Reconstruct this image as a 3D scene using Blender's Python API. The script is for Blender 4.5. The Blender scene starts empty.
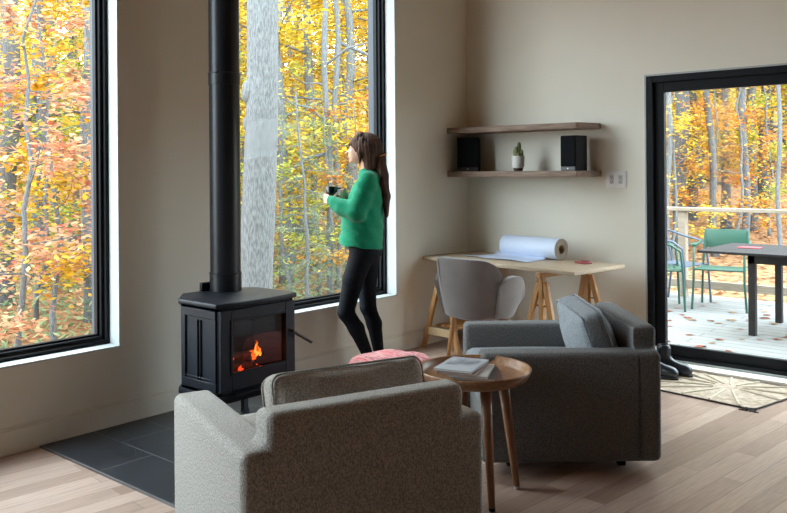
import bpy, bmesh, math, random
import numpy as np
from math import sin, cos, pi, radians as R
from mathutils import Vector, Matrix, Euler

# ------------------------------------------------------------------ camera, sky, exposure
SC = bpy.context.scene
COL = SC.collection
FPX, YAW, ROLL = 826.35, 0.713168, 0.00749
CAM = Vector((4.2795, -5.9443, 1.45))
FW = Vector((-sin(YAW), cos(YAW), 0)); RT = Vector((cos(YAW), sin(YAW), 0))
cd = bpy.data.cameras.new('camera'); cam = bpy.data.objects.new('camera', cd); COL.objects.link(cam)
cd.sensor_width = 36; cd.sensor_fit = 'HORIZONTAL'; cd.lens = FPX / 787 * 36
cd.shift_y = -(256.5 - 169.4) / 787; cd.clip_start = 0.05; cd.clip_end = 400
fwd = FW; up = Vector((0, 0, 1)) * cos(ROLL) + RT * sin(ROLL) * 1.0
rgt = RT * cos(ROLL) - Vector((0, 0, 1)) * sin(ROLL)
cam.matrix_world = Matrix(((rgt.x, up.x, -fwd.x, CAM.x), (rgt.y, up.y, -fwd.y, CAM.y), (rgt.z, up.z, -fwd.z, CAM.z), (0, 0, 0, 1)))
SC.camera = cam
SC.view_settings.view_transform = 'Standard'; SC.view_settings.look = 'None'
SC.view_settings.gamma = 1; SC.view_settings.use_curve_mapping = False
SC.view_settings.exposure = 0.22
SC.cycles.max_bounces = 10; SC.cycles.diffuse_bounces = 7; SC.cycles.transparent_max_bounces = 12
SC.cycles.sample_clamp_indirect = 6; SC.cycles.use_denoising = True

world = bpy.data.worlds.new('overcast_sky'); SC.world = world; world.use_nodes = True
wn = world.node_tree.nodes; wl = world.node_tree.links
bg = wn['Background']; bg.inputs[0].default_value = (0.80, 0.91, 1.0, 1); bg.inputs[1].default_value = 10.5

def portal(loc, rot, sx, sy):
    l = bpy.data.lights.new('daylight_portal', 'AREA'); l.shape = 'RECTANGLE'; l.size = sx; l.size_y = sy
    l.cycles.is_portal = True
    o = bpy.data.objects.new('daylight_portal', l); o.location = loc; o.rotation_euler = rot; COL.objects.link(o)
W1 = (-5.15, -3.396); W2 = (-2.72, -0.966); WZ = (0.447, 3.2); DX = (1.654, 4.1); DZ = 2.134
W_ADDED = (-7.70, -5.90)  # unseen window, added to bring daylight onto the near armchair and floor
for a, b in (W1, W2, W_ADDED):
    portal((-0.30, (a + b) / 2, sum(WZ) / 2), (0, R(-90), 0), WZ[1] - WZ[0], b - a)
portal(((DX[0] + DX[1]) / 2, 0.33, DZ / 2), (R(-90), 0, 0), DX[1] - DX[0], DZ)

# ------------------------------------------------------------------ helpers
rnd = random.Random(7)
NR = np.random.default_rng(11)
def at(px, depth, z=0.0):                       # ground position seen in the direction of a picture column
    p = CAM + FW * depth + RT * (depth * (px - 393.5) / FPX); return Vector((p.x, p.y, z))
def tag(o, label=None, cat=None, group=None, kind=None):
    if label: o['label'] = label
    if cat: o['category'] = cat
    if group: o['group'] = group
    if kind: o['kind'] = kind
    return o
def empty(name, loc=(0, 0, 0), rz=0, label=None, cat=None, group=None):
    o = bpy.data.objects.new(name, None); COL.objects.link(o); o.location = loc; o.rotation_euler = (0, 0, rz)
    o.empty_display_size = 0.1
    return tag(o, label, cat, group)
def link(name, me, m=None, parent=None, smooth=None):
    o = bpy.data.objects.new(name, me); COL.objects.link(o)
    if m is not None and not len(me.materials): me.materials.append(m)
    if parent is not None: o.parent = parent
    if smooth is True:
        me.shade_smooth()
    elif smooth is not None and smooth is not False:
        me.shade_smooth(); me.set_sharp_from_angle(angle=R(smooth))
    return o
def obj(name, bm, m, parent=None, smooth=38, loc=None):
    me = bpy.data.meshes.new(name); bmesh.ops.recalc_face_normals(bm, faces=bm.faces); bm.to_mesh(me); bm.free()
    o = link(name, me, m, parent, smooth)
    if loc is not None: o.location = loc
    return o
def mesh_np(name, V, F):
    me = bpy.data.meshes.new(name); V = np.asarray(V, np.float32); F = np.asarray(F, np.int32)
    me.vertices.add(len(V)); me.vertices.foreach_set('co', V.ravel())
    k = F.shape[1]
    me.loops.add(F.size); me.loops.foreach_set('vertex_index', F.ravel())
    me.polygons.add(len(F)); me.polygons.foreach_set('loop_start', np.arange(0, F.size, k, dtype=np.int32))
    me.update(calc_edges=True); me.validate()
    return me
def B(): return bmesh.new()
def mx(loc=(0, 0, 0), rot=(0, 0, 0)): return Matrix.Translation(Vector(loc)) @ Euler(rot).to_matrix().to_4x4()
def merge(bm, t, M=None):
    me = bpy.data.meshes.new('t')
    if M is not None: t.transform(M)
    t.to_mesh(me); t.free(); bm.from_mesh(me); bpy.data.meshes.remove(me)
def box(bm, lo, hi, bev=0.0, seg=2, M=None):
    t = B(); bmesh.ops.create_cube(t, size=1)
    s = [max(1e-4, hi[i] - lo[i]) for i in range(3)]; c = [(hi[i] + lo[i]) / 2 for i in range(3)]
    bmesh.ops.scale(t, vec=s, verts=t.verts); bmesh.ops.translate(t, vec=c, verts=t.verts)
    if bev > 0:
        bmesh.ops.bevel(t, geom=list(t.edges), offset=min(bev, min(s) * 0.49), segments=seg, profile=0.5, affect='EDGES')
    merge(bm, t, M); return bm
def prism(bm, pts, z0, z1, bev=0.0, seg=2, M=None):
    t = B(); vs = [t.verts.new((x, y, z0)) for x, y in pts]; f = t.faces.new(vs)
    r = bmesh.ops.extrude_face_region(t, geom=[f])
    bmesh.ops.translate(t, vec=(0, 0, z1 - z0), verts=[v for v in r['geom'] if isinstance(v, bmesh.types.BMVert)])
    bmesh.ops.recalc_face_normals(t, faces=t.faces)
    if bev > 0: bmesh.ops.bevel(t, geom=list(t.edges), offset=bev, segments=seg, profile=0.5, affect='EDGES')
    merge(bm, t, M); return bm
def tube(bm, pts, rad, n=10, caps=True, M=None):
    t = B(); pts = [Vector(p) for p in pts]
    if not hasattr(rad, '__len__'): rad = [rad] * len(pts)
    rings = []; prev = None
    for i, p in enumerate(pts):
        d = (pts[min(i + 1, len(pts) - 1)] - pts[max(i - 1, 0)]).normalized()
        if prev is None: a = d.orthogonal().normalized()
        else:
            a = prev - d * prev.dot(d); a = a.normalized() if a.length > 1e-6 else d.orthogonal().normalized()
        prev = a; b = d.cross(a)
        rings.append([t.verts.new(p + (a * cos(2 * pi * k / n) + b * sin(2 * pi * k / n)) * rad[i]) for k in range(n)])
    for i in range(len(rings) - 1):
        for k in range(n): t.faces.new((rings[i][k], rings[i][(k + 1) % n], rings[i + 1][(k + 1) % n], rings[i + 1][k]))
    if caps: t.faces.new(rings[0][::-1]); t.faces.new(rings[-1])
    merge(bm, t, M); return bm
def lathe(bm, prof, n=40, M=None):
    t = B(); rings = []
    for r, z in prof:
        if r < 1e-5: rings.append([t.verts.new((0, 0, z))])
        else: rings.append([t.verts.new((r * cos(2 * pi * k / n), r * sin(2 * pi * k / n), z)) for k in range(n)])
    for a, b in zip(rings, rings[1:]):
        for k in range(n):
            k2 = (k + 1) % n
            if len(a) == 1 and len(b) == 1: continue
            if len(a) == 1: t.faces.new((a[0], b[k], b[k2]))
            elif len(b) == 1: t.faces.new((a[k], a[k2], b[0]))
            else: t.faces.new((a[k], a[k2], b[k2], b[k]))
    merge(bm, t, M); return bm
def bar(bm, a, b, w, d, bev=0.002, roll=0.0):    # square bar from a to b
    a = Vector(a); b = Vector(b); z = (b - a).normalized(); x = Vector((1, 0, 0)) - z * z.x
    if x.length < 0.05: x = Vector((0, 1, 0)) - z * z.y
    x.normalize(); y = z.cross(x); M = Matrix(((x.x, y.x, z.x, a.x), (x.y, y.y, z.y, a.y), (x.z, y.z, z.z, a.z), (0, 0, 0, 1)))
    box(bm, (-w / 2, -d / 2, 0), (w / 2, d / 2, (b - a).length), bev, 1, M @ Matrix.Rotation(roll, 4, 'Z')); return bm
def mods(o, *ms):
    for t, kw in ms:
        m = o.modifiers.new(t.lower(), t)
        for k, v in kw.items(): setattr(m, k, v)
    return o

# ------------------------------------------------------------------ materials
def mat(name, col, rough=0.6, metal=0.0, col2=None, scale=8.0, stretch=(1, 1, 1), bump=0.0, bscale=None, detail=4, spec=0.5, lo=0.35, hi=0.65, sheen=0.0, coat=0.0):
    m = bpy.data.materials.new(name); m.use_nodes = True; N = m.node_tree.nodes; L = m.node_tree.links
    b = N['Principled BSDF']; b.inputs['Base Color'].default_value = (*col, 1); b.inputs['Roughness'].default_value = rough
    b.inputs['Metallic'].default_value = metal; b.inputs['Specular IOR Level'].default_value = spec
    if sheen: b.inputs['Sheen Weight'].default_value = sheen; b.inputs['Sheen Roughness'].default_value = 0.5
    if coat: b.inputs['Coat Weight'].default_value = coat; b.inputs['Coat Roughness'].default_value = 0.15
    if col2 is not None or bump:
        tc = N.new('ShaderNodeTexCoord'); mp = N.new('ShaderNodeMapping'); mp.inputs['Scale'].default_value = stretch
        L.new(tc.outputs['Object'], mp.inputs[0])
    if col2 is not None:
        nz = N.new('ShaderNodeTexNoise'); nz.inputs['Scale'].default_value = scale; nz.inputs['Detail'].default_value = detail
        cr = N.new('ShaderNodeValToRGB'); cr.color_ramp.elements[0].position = lo; cr.color_ramp.elements[1].position = hi
        cr.color_ramp.elements[0].color = (*col, 1); cr.color_ramp.elements[1].color = (*col2, 1)
        L.new(mp.outputs[0], nz.inputs['Vector']); L.new(nz.outputs[0], cr.inputs[0]); L.new(cr.outputs[0], b.inputs['Base Color'])
    if bump:
        n2 = N.new('ShaderNodeTexNoise'); n2.inputs['Scale'].default_value = bscale or scale; n2.inputs['Detail'].default_value = 3
        bp = N.new('ShaderNodeBump'); bp.inputs['Strength'].default_value = bump; bp.inputs['Distance'].default_value = 0.01
        L.new(mp.outputs[0], n2.inputs['Vector']); L.new(n2.outputs[0], bp.inputs['Height']); L.new(bp.outputs[0], b.inputs['Normal'])
    return m
def fabric(name, c1, c2, scale=240, bump=0.6):
    return mat(name, c1, 0.95, 0, c2, scale, (1, 1, .55), bump=bump, bscale=scale * 1.2, detail=2, spec=0.15, sheen=0.12, lo=0.36, hi=0.64)
def emis(name, col, s):
    m = bpy.data.materials.new(name); m.use_nodes = True; b = m.node_tree.nodes['Principled BSDF']
    b.inputs['Base Color'].default_value = (*col, 1); b.inputs['Emission Color'].default_value = (*col, 1); b.inputs['Emission Strength'].default_value = s
    return m
def glassmat(name, refl=0.07, tint=(0.96, 0.98, 0.97)):
    m = bpy.data.materials.new(name); m.use_nodes = True; N = m.node_tree.nodes; L = m.node_tree.links
    N.remove(N['Principled BSDF']); out = N['Material Output']
    t = N.new('ShaderNodeBsdfTransparent'); t.inputs[0].default_value = (*tint, 1)
    g = N.new('ShaderNodeBsdfGlossy'); g.inputs['Roughness'].default_value = 0.02
    mix = N.new('ShaderNodeMixShader'); mix.inputs[0].default_value = refl
    L.new(t.outputs[0], mix.inputs[1]); L.new(g.outputs[0], mix.inputs[2]); L.new(mix.outputs[0], out.inputs[0]); return m
def brickmat(name, c1, c2, mortar, w, h, msize, rotz, off=(0, 0), rough=0.5, offset=0.5, grain=None, gstretch=(1, 12, 1), gscale=6, spec=0.5, bump=0.15, gmix=0.5, rvar=None):
    m = bpy.data.materials.new(name); m.use_nodes = True; N = m.node_tree.nodes; L = m.node_tree.links; b = N['Principled BSDF']
    tc = N.new('ShaderNodeTexCoord'); mp = N.new('ShaderNodeMapping'); mp.inputs['Rotation'].default_value = (0, 0, rotz); mp.inputs['Location'].default_value = (*off, 0)
    L.new(tc.outputs['Object'], mp.inputs[0])
    br = N.new('ShaderNodeTexBrick'); br.offset = offset; br.offset_frequency = 2; br.squash = 1
    for k, v in (('Color1', (*c1, 1)), ('Color2', (*c2, 1)), ('Mortar', (*mortar, 1)), ('Scale', 1.0), ('Mortar Size', msize), ('Mortar Smooth', 0.1), ('Bias', 0.0), ('Brick Width', w), ('Row Height', h)):
        br.inputs[k].default_value = v
    L.new(mp.outputs[0], br.inputs['Vector'])
    m2 = N.new('ShaderNodeMapping'); m2.inputs['Scale'].default_value = gstretch; L.new(mp.outputs[0], m2.inputs[0])
    nz = N.new('ShaderNodeTexNoise'); nz.inputs['Scale'].default_value = gscale; nz.inputs['Detail'].default_value = 6; L.new(m2.outputs[0], nz.inputs['Vector'])
    cr = N.new('ShaderNodeValToRGB'); cr.color_ramp.elements[0].position = 0.3; cr.color_ramp.elements[1].position = 0.7
    cr.color_ramp.elements[0].color = (*(grain or (0.7, 0.7, 0.7)), 1); cr.color_ramp.elements[1].color = (1.1, 1.1, 1.1, 1); L.new(nz.outputs[0], cr.inputs[0])
    mi = N.new('ShaderNodeMix'); mi.data_type = 'RGBA'; mi.blend_type = 'MULTIPLY'; mi.inputs[0].default_value = gmix
    L.new(br.outputs['Color'], mi.inputs[6]); L.new(cr.outputs[0], mi.inputs[7]); L.new(mi.outputs[2], b.inputs['Base Color'])
    b.inputs['Roughness'].default_value = rough; b.inputs['Specular IOR Level'].default_value = spec
    bp = N.new('ShaderNodeBump'); bp.inputs['Strength'].default_value = bump; bp.inputs['Distance'].default_value = 0.004; bp.invert = True
    L.new(br.outputs['Fac'], bp.inputs['Height']); L.new(bp.outputs[0], b.inputs['Normal'])
    return m

WALL = mat('wall_paint', (0.79, 0.755, 0.66), 0.85, 0, (0.765, 0.73, 0.635), 2.0, bump=0.04, bscale=160, spec=0.25)
DARKW = mat('dark_bounce_cut', (0.13, 0.095, 0.07), 0.6, 0, (0.10, 0.07, 0.05), 5, stretch=(8, 8, 1))  # invented dark finish for the unseen walls, cuts bounce light on shaded sides
TRIM = mat('white_trim_paint', (0.43, 0.46, 0.46), 0.6, 0, (0.42, 0.45, 0.45), 3)
CEIL = mat('pine_ceiling', (0.60, 0.37, 0.18), 0.6, 0, (0.5, 0.33, 0.19), 5, stretch=(1, 14, 1))
BLACKF = mat('black_window_metal', (0.009, 0.010, 0.012), 0.5, 0.0, (0.011, 0.012, 0.015), 6, spec=.12)
GREYF = mat('grey_exterior_metal', (0.042, 0.052, 0.068), 0.6, 0.0, (0.05, 0.06, 0.078), 3)
GLASS = glassmat('window_glass', 0.003)
FLOOR = brickmat('floor_planks', (0.31, 0.205, 0.155), (0.52, 0.385, 0.315), (0.17, 0.10, 0.075), 1.05, 0.105, 0.0013, R(-84.5), (0.3, 0.04), 0.36, 0.37, (0.72, 0.69, 0.67), (1.2, 16, 1), 5, 0.5, 0.1, 0.65)
SLATE = brickmat('slate_tiles', (0.022, 0.027, 0.035), (0.040, 0.047, 0.058), (0.19, 0.195, 0.20), 0.6, 0.3, 0.0025, 0, (0.3, 3.873), 0.30, 0.5, (0.35, 0.35, 0.35), (1, 1, 1), 3, 0.5, 0.3, 0.9)
DECKW = brickmat('grey_deck_boards', (0.19, 0.19, 0.185), (0.235, 0.235, 0.225), (0.07, 0.07, 0.065), 3.2, 0.14, 0.006, 0, (0.4, 0.03), 0.7, 0.4, (0.75, 0.75, 0.75), (1, 14, 1), 5, 0.4, 0.3, 0.6)
def woodm(name, a, b, scale=7, stretch=(1, 14, 14), rough=0.5, bump=0.05, spec=0.4):
    return mat(name, a, rough, 0, b, scale, stretch, bump, scale, 6, spec)
PINE = woodm('pine_trestle', (0.50, 0.265, 0.10), (0.38, 0.18, 0.06), 6, (10, 10, 1))
DESKW = woodm('pale_desk_wood', (0.52, 0.41, 0.29), (0.40, 0.30, 0.20), 6, (1, 14, 14))
SHELFW = woodm('rough_shelf_wood', (0.30, 0.215, 0.165), (0.185, 0.12, 0.085), 7, (1, 12, 12), 0.7, 0.25)
TABLEW = woodm('walnut_stained_wood', (0.36, 0.19, 0.10), (0.25, 0.125, 0.06), 5, (12, 1.5, 12), 0.33)
LEGW = woodm('brown_leg_wood', (0.32, 0.15, 0.075), (0.23, 0.10, 0.05), 6, (10, 10, 1.2), 0.4)
SOFA1 = fabric('oatmeal_grey_fabric', (0.27, 0.25, 0.22), (0.57, 0.545, 0.51))
SOFA1P = fabric('light_cushion_fabric', (0.25, 0.225, 0.195), (0.50, 0.465, 0.42))
SOFA2 = fabric('slate_grey_fabric', (0.10, 0.097, 0.093), (0.205, 0.205, 0.203))
SOFA2P = fabric('blue_grey_cushion_fabric', (0.17, 0.185, 0.20), (0.33, 0.355, 0.375))
VELVET = mat('grey_velvet', (0.19, 0.17, 0.162), 0.85, 0, (0.235, 0.212, 0.20), 4, bump=0.05, bscale=90, sheen=0.3, spec=0.2)
STOVE = mat('black_stove_steel', (0.010, 0.012, 0.018), 0.45, 0.0, (0.013, 0.016, 0.023), 12, bump=0.06, bscale=140, spec=.24)
PIPE = mat('black_stove_pipe', (0.012, 0.014, 0.018), 0.36, 0.0, (0.015, 0.017, 0.022), 5, bump=0.03, bscale=60, spec=.35)
BLK = mat('matte_black_plastic', (0.006, 0.006, 0.007), 0.7, 0, (0.009, 0.009, 0.010), 20, spec=.25)
WHITE = mat('white_plastic', (0.80, 0.80, 0.80), 0.4)

# ------------------------------------------------------------------ room shell
def structure(name, bm, m, parent=None, smooth=30): return tag(obj(name, bm, m, parent, smooth), kind='structure')
XR, YB, ZC, TH = 6.4, -9.4, 3.95, 0.27
b = B(); box(b, (-TH, YB - TH, -0.25), (XR + TH, TH, 0)); structure('floor', b, FLOOR, smooth=False)
b = B(); box(b, (-TH, YB - TH, ZC), (XR + TH, TH, ZC + 0.2)); structure('ceiling', b, CEIL, smooth=False)
b = B()
ys = [YB, W_ADDED[0], W_ADDED[1], W1[0], W1[1], W2[0], W2[1], 0]
for i in range(7):
    y0, y1 = ys[i], ys[i + 1]
    if i in (1, 3, 5):
        box(b, (-TH, y0, 0), (0, y1, WZ[0])); box(b, (-TH, y0, WZ[1]), (0, y1, ZC))
    else: box(b, (-TH, y0, 0), (0, y1, ZC))
structure('wall_left', b, WALL, smooth=False)
b = B(); box(b, (-TH, 0, 0), (DX[0], TH, ZC)); box(b, (DX[1], 0, 0), (XR + TH, TH, ZC)); box(b, (DX[0], 0, DZ), (DX[1], TH, ZC))
structure('wall_back', b, WALL, smooth=False)
b = B(); box(b, (XR, YB - TH, 0), (XR + TH, 0, ZC)); structure('wall_right', b, DARKW, smooth=False)
b = B(); box(b, (-TH, YB - TH, 0), (XR, YB, ZC)); structure('wall_front', b, DARKW, smooth=False)
b = B(); box(b, (0, YB, 0), (0.014, -0.014, 0.125), 0.003, 1); box(b, (0, YB, 0.125), (0.009, -0.014, 0.137), 0.003, 1); structure('baseboard_left', b, WALL)
b = B(); box(b, (0, -0.014, 0), (DX[0] - 0.012, 0, 0.125), 0.003, 1); box(b, (0, -0.009, 0.125), (DX[0] - 0.012, 0, 0.137), 0.003, 1); structure('baseboard_back', b, WALL)
b = B(); box(b, (DX[1] + 0.01, -0.014, 0), (XR, 0, 0.135), 0.003, 1); structure('baseboard_right', b, WALL)

def ring(bm, y0, y1, z0, z1, x0, x1, w, bev=0.0):
    box(bm, (x0, y0, z0), (x1, y0 + w, z1), bev, 1); box(bm, (x0, y1 - w, z0), (x1, y1, z1), bev, 1)
    box(bm, (x0, y0 + w, z0), (x1, y1 - w, z0 + w), bev, 1); box(bm, (x0, y0 + w, z1 - w), (x1, y1 - w, z1), bev, 1)
for n, (y0, y1) in enumerate((W1, W2, W_ADDED)):  # the last window is unseen, added only for its daylight
    root = empty('window_%d' % (n + 1)); root['kind'] = 'structure'
    b = B(); ring(b, y0 + 0.002, y1 - 0.002, WZ[0] + 0.002, WZ[1] - 0.002, -0.10, 0.001, 0.006); obj('window_reveal', b, TRIM, root, False)
    b = B(); ring(b, y0 + 0.006, y1 - 0.006, WZ[0] + 0.006, WZ[1] - 0.006, -0.20, -0.10, 0.022, 0.003)
    ring(b, y0 + 0.028, y1 - 0.028, WZ[0] + 0.034, WZ[1] - 0.034, -0.19, -0.125, 0.018, 0.003)
    ring(b, y0 + 0.046, y1 - 0.046, WZ[0] + 0.052, WZ[1] - 0.052, -0.185, -0.15, 0.012, 0.002); obj('window_frame', b, BLACKF, root)
    b = B(); ring(b, y0 + 0.001, y1 - 0.001, WZ[0] + 0.001, WZ[1] - 0.001, -0.275, -0.20, 0.022, 0.003); obj('exterior_jamb', b, GREYF, root)
    b = B(); box(b, (-0.172, y0 + 0.05, WZ[0] + 0.054), (-0.166, y1 - 0.05, WZ[1] - 0.054)); obj('window_pane', b, GLASS, root, False)
# sliding glass door
root = empty('door_1'); root['kind'] = 'structure'
def ringx(bm, x0, x1, z0, z1, y0, y1, wl, wr, wb, wt, bev=0.003):
    box(bm, (x0, y0, z0), (x0 + wl, y1, z1), bev, 1); box(bm, (x1 - wr, y0, z0), (x1, y1, z1), bev, 1)
    box(bm, (x0 + wl, y0, z0), (x1 - wr, y1, z0 + wb), bev, 1); box(bm, (x0 + wl, y0, z1 - wt), (x1 - wr, y1, z1), bev, 1)
b = B(); ringx(b, DX[0], DX[1], 0.028, DZ, -0.002, 0.16, 0.05, 0.05, 0.03, 0.05); obj('door_frame', b, BLACKF, root)
XM = 2.93
b = B(); ringx(b, DX[0] + 0.04, XM, 0.05, DZ - 0.04, 0.03, 0.075, 0.084, 0.08, 0.082, 0.084); obj('door_sash', b, BLACKF, root)
b = B(); ringx(b, XM - 0.08, DX[1] - 0.04, 0.05, DZ - 0.04, 0.085, 0.13, 0.08, 0.084, 0.082, 0.084); obj('door_sash', b, BLACKF, root)
b = B(); box(b, (DX[0] + 0.1, 0.05, 0.1), (XM - 0.06, 0.056, DZ - 0.1)); obj('door_pane', b, GLASS, root, False)
b = B(); box(b, (XM - 0.02, 0.105, 0.1), (DX[1] - 0.1, 0.111, DZ - 0.1)); obj('door_pane', b, GLASS, root, False)
b = B(); box(b, (DX[0], 0, 0), (DX[1], TH + 0.04, 0.028)); obj('door_threshold', b, TRIM, root, False)
b = B(); box(b, (DX[0] - 0.012, -0.012, 0), (DX[1] + 0.012, 0.0, 0.036), 0.003, 1); box(b, (DX[0] - 0.012, -0.006, 0.036), (DX[0], 0.0, DZ + 0.012)); box(b, (DX[0], -0.006, DZ), (DX[1] + 0.012, 0.0, DZ + 0.012))
tag(obj('trim_1', b, TRIM, None), kind='structure')

b = B(); box(b, (DX[0] - 0.012, -0.135, 0), (DX[1] + 0.012, -0.012, 0.022), 0.004, 1); tag(obj('trim_2', b, WALL, None), kind='structure')
# hearth
root = empty('hearth', (0, 0, 0), 0, 'dark slate tiled hearth laid on the floor under the black wood stove', 'hearth')
b = B(); box(b, (0.015, -3.873, 0.0), (1.32, -1.95, 0.009)); obj('slate_tiles', b, SLATE, root, False)
b = B(); box(b, (0.015, -3.880, 0), (1.327, -3.873, 0.0105)); box(b, (1.32, -3.873, 0), (1.327, -1.95, 0.0105)); obj('edge_strip', b, mat('aluminium_strip', (0.2, 0.2, 0.2), 0.4, 0.6), root)

# ------------------------------------------------------------------ outdoors: ground, deck, furniture
def leafmat(name, cols, tr=0.35):
    m = bpy.data.materials.new(name); m.use_nodes = True; N = m.node_tree.nodes; L = m.node_tree.links
    N.remove(N['Principled BSDF']); out = N['Material Output']
    a = N.new('ShaderNodeAttribute'); a.attribute_name = 'tone'
    cr = N.new('ShaderNodeValToRGB'); cr.color_ramp.interpolation = 'LINEAR'
    cols = [tuple(.58 * v for v in c) for c in cols]
    while len(cr.color_ramp.elements) < len(cols): cr.color_ramp.elements.new(0.5)
    for i, c in enumerate(cols): cr.color_ramp.elements[i].position = i / (len(cols) - 1); cr.color_ramp.elements[i].color = (*c, 1)
    d = N.new('ShaderNodeBsdfDiffuse'); t = N.new('ShaderNodeBsdfTranslucent'); mx_ = N.new('ShaderNodeMixShader'); mx_.inputs[0].default_value = tr
    L.new(a.outputs['Fac'], cr.inputs[0]); L.new(cr.outputs[0], d.inputs[0]); L.new(cr.outputs[0], t.inputs[0])
    L.new(d.outputs[0], mx_.inputs[1]); L.new(t.outputs[0], mx_.inputs[2]); L.new(mx_.outputs[0], out.inputs[0]); return m
LM = {
 'yellow': leafmat('yellow_leaves', [(0.80, 0.50, 0.03), (0.95, 0.70, 0.06), (0.95, 0.80, 0.20), (0.90, 0.45, 0.05)]),
 'gold': leafmat('golden_leaves', [(0.85, 0.42, 0.03), (0.95, 0.58, 0.06), (0.95, 0.72, 0.12), (0.80, 0.30, 0.05)]),
 'orange': leafmat('orange_leaves', [(0.85, 0.28, 0.05), (0.92, 0.42, 0.10), (0.90, 0.55, 0.12), (0.70, 0.20, 0.05)]),
 'coral': leafmat('coral_leaves', [(0.88, 0.36, 0.20), (0.92, 0.50, 0.30), (0.94, 0.64, 0.36), (0.88, 0.24, 0.16)]),
 'lime': leafmat('yellow_green_leaves', [(0.45, 0.55, 0.08), (0.70, 0.70, 0.12), (0.85, 0.75, 0.15), (0.30, 0.45, 0.12)]),
 'green': leafmat('green_needles', [(0.22, 0.34, 0.17), (0.36, 0.50, 0.27), (0.56, 0.64, 0.36), (0.18, 0.28, 0.16)]),
 'litter': leafmat('fallen_leaf_litter', [(0.62, 0.26, 0.12), (0.80, 0.45, 0.22), (0.50, 0.24, 0.13), (0.85, 0.60, 0.35)], 0.1),
}
def barkm(name, a, b_):
    return mat(name, a, 0.9, 0, b_, 55, (1.3, 1.3, 0.30), 1.0, 55, 8, 0.2)
BARK = barkm('grey_bark', (0.085, 0.088, 0.09), (0.165, 0.175, 0.18)); BARKD = barkm('dark_bark', (0.06, 0.057, 0.057), (0.12, 0.117, 0.117)); BARKL = barkm('pale_bark', (0.085, 0.088, 0.092), (0.145, 0.152, 0.158))

def ground_z(x, y):                               # the ground falls from the house a little and climbs into the forest
    d = np.maximum(0, np.maximum(-x, y) - 1.5); e = np.maximum(0, np.hypot(np.minimum(x, 0), np.maximum(y, 0)) - 3.5)
    return -0.75 + 0.075 * e + 0.0012 * e ** 2 + 0.10 * np.sin(x * 0.7 + 1) * np.cos(y * 0.55) * np.minimum(1, e / 4)
gx = np.linspace(-60, 40, 201); gy = np.linspace(-22, 75, 195)
X, Y = np.meshgrid(gx, gy, indexing='ij'); Z = ground_z(X, Y)
inside = (X > -0.6) & (Y < 0.6); Z = np.where(inside, -0.8, Z)
V = np.stack([X, Y, Z], -1).reshape(-1, 3); idx = np.arange(201 * 195).reshape(201, 195)
Fq = np.stack([idx[:-1, :-1], idx[1:, :-1], idx[1:, 1:], idx[:-1, 1:]], -1).reshape(-1, 4)
GRND = mat('forest_floor', (0.14, 0.065, 0.035), 0.95, 0, (0.34, 0.19, 0.095), 7, detail=8, bump=0.6, bscale=9, spec=0.1)
tag(link('ground', mesh_np('ground', V, Fq), GRND, None, True), kind='structure')

def tone(me, vals):
    a = me.attributes.new('tone', 'FLOAT', 'FACE'); a.data.foreach_set('value', np.asarray(vals, np.float32))
def leaf_mesh(name, P, size, nrm=None, seed=0, narrow=0.55, tilt=0.6, var=None):
    r = np.random.default_rng(seed); n = len(P); P = np.asarray(P, float)
    a = r.uniform(0, 2 * pi, n); L = np.stack([np.cos(a), np.sin(a), r.normal(0, tilt * 0.6, n)], 1); L /= np.linalg.norm(L, axis=1)[:, None]
    up_ = np.stack([r.normal(0, tilt, n), r.normal(0, tilt, n), np.ones(n)], 1); S = np.cross(L, up_); S /= np.linalg.norm(S, axis=1)[:, None]
    Nn = np.cross(S, L); s = (size * r.uniform(0.6, 1.3, n))[:, None]
    v = np.stack([P - L * s * 0.5, P + S * s * narrow * 0.5 - Nn * s * 0.06 - L * s * 0.05, P + L * s * 0.5 - Nn * s * 0.1, P - S * s * narrow * 0.5 - Nn * s * 0.06 - L * s * 0.05], 1).reshape(-1, 3)
    me = mesh_np(name, v, np.arange(4 * n).reshape(n, 4))
    tone(me, np.clip(r.uniform(0, 1, n) if var is None else var + r.normal(0, 0.18, n), 0, 1)); return me

# leaf litter close to the house and on the slope (nobody could count it)
n = 26000; lx = NR.uniform(-14, 9, n); ly = NR.uniform(-6, 16, n); keep = ((lx < -0.6) | (ly > 3.7)); lx, ly = lx[keep], ly[keep]
P = np.stack([lx, ly, ground_z(lx, ly) + 0.03], 1)
o = link('leaf_litter', leaf_mesh('leaf_litter', P, 0.11, seed=3, tilt=0.35), LM['litter']); tag(o, 'orange and brown fallen leaves covering the forest floor', 'leaf litter', kind='stuff')
n = 9000; lx = NR.uniform(-9, -0.8, n); ly = NR.uniform(-3, 7.5, n)
P = np.stack([lx, ly, ground_z(lx, ly) + NR.uniform(0, 0.45, n) ** 1.3], 1)
o = link('undergrowth', leaf_mesh('undergrowth', P, 0.13, seed=5, tilt=0.9, narrow=0.3), LM['green']); tag(o, 'low pale green undergrowth on the forest floor below the middle window', 'undergrowth', kind='stuff')

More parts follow.
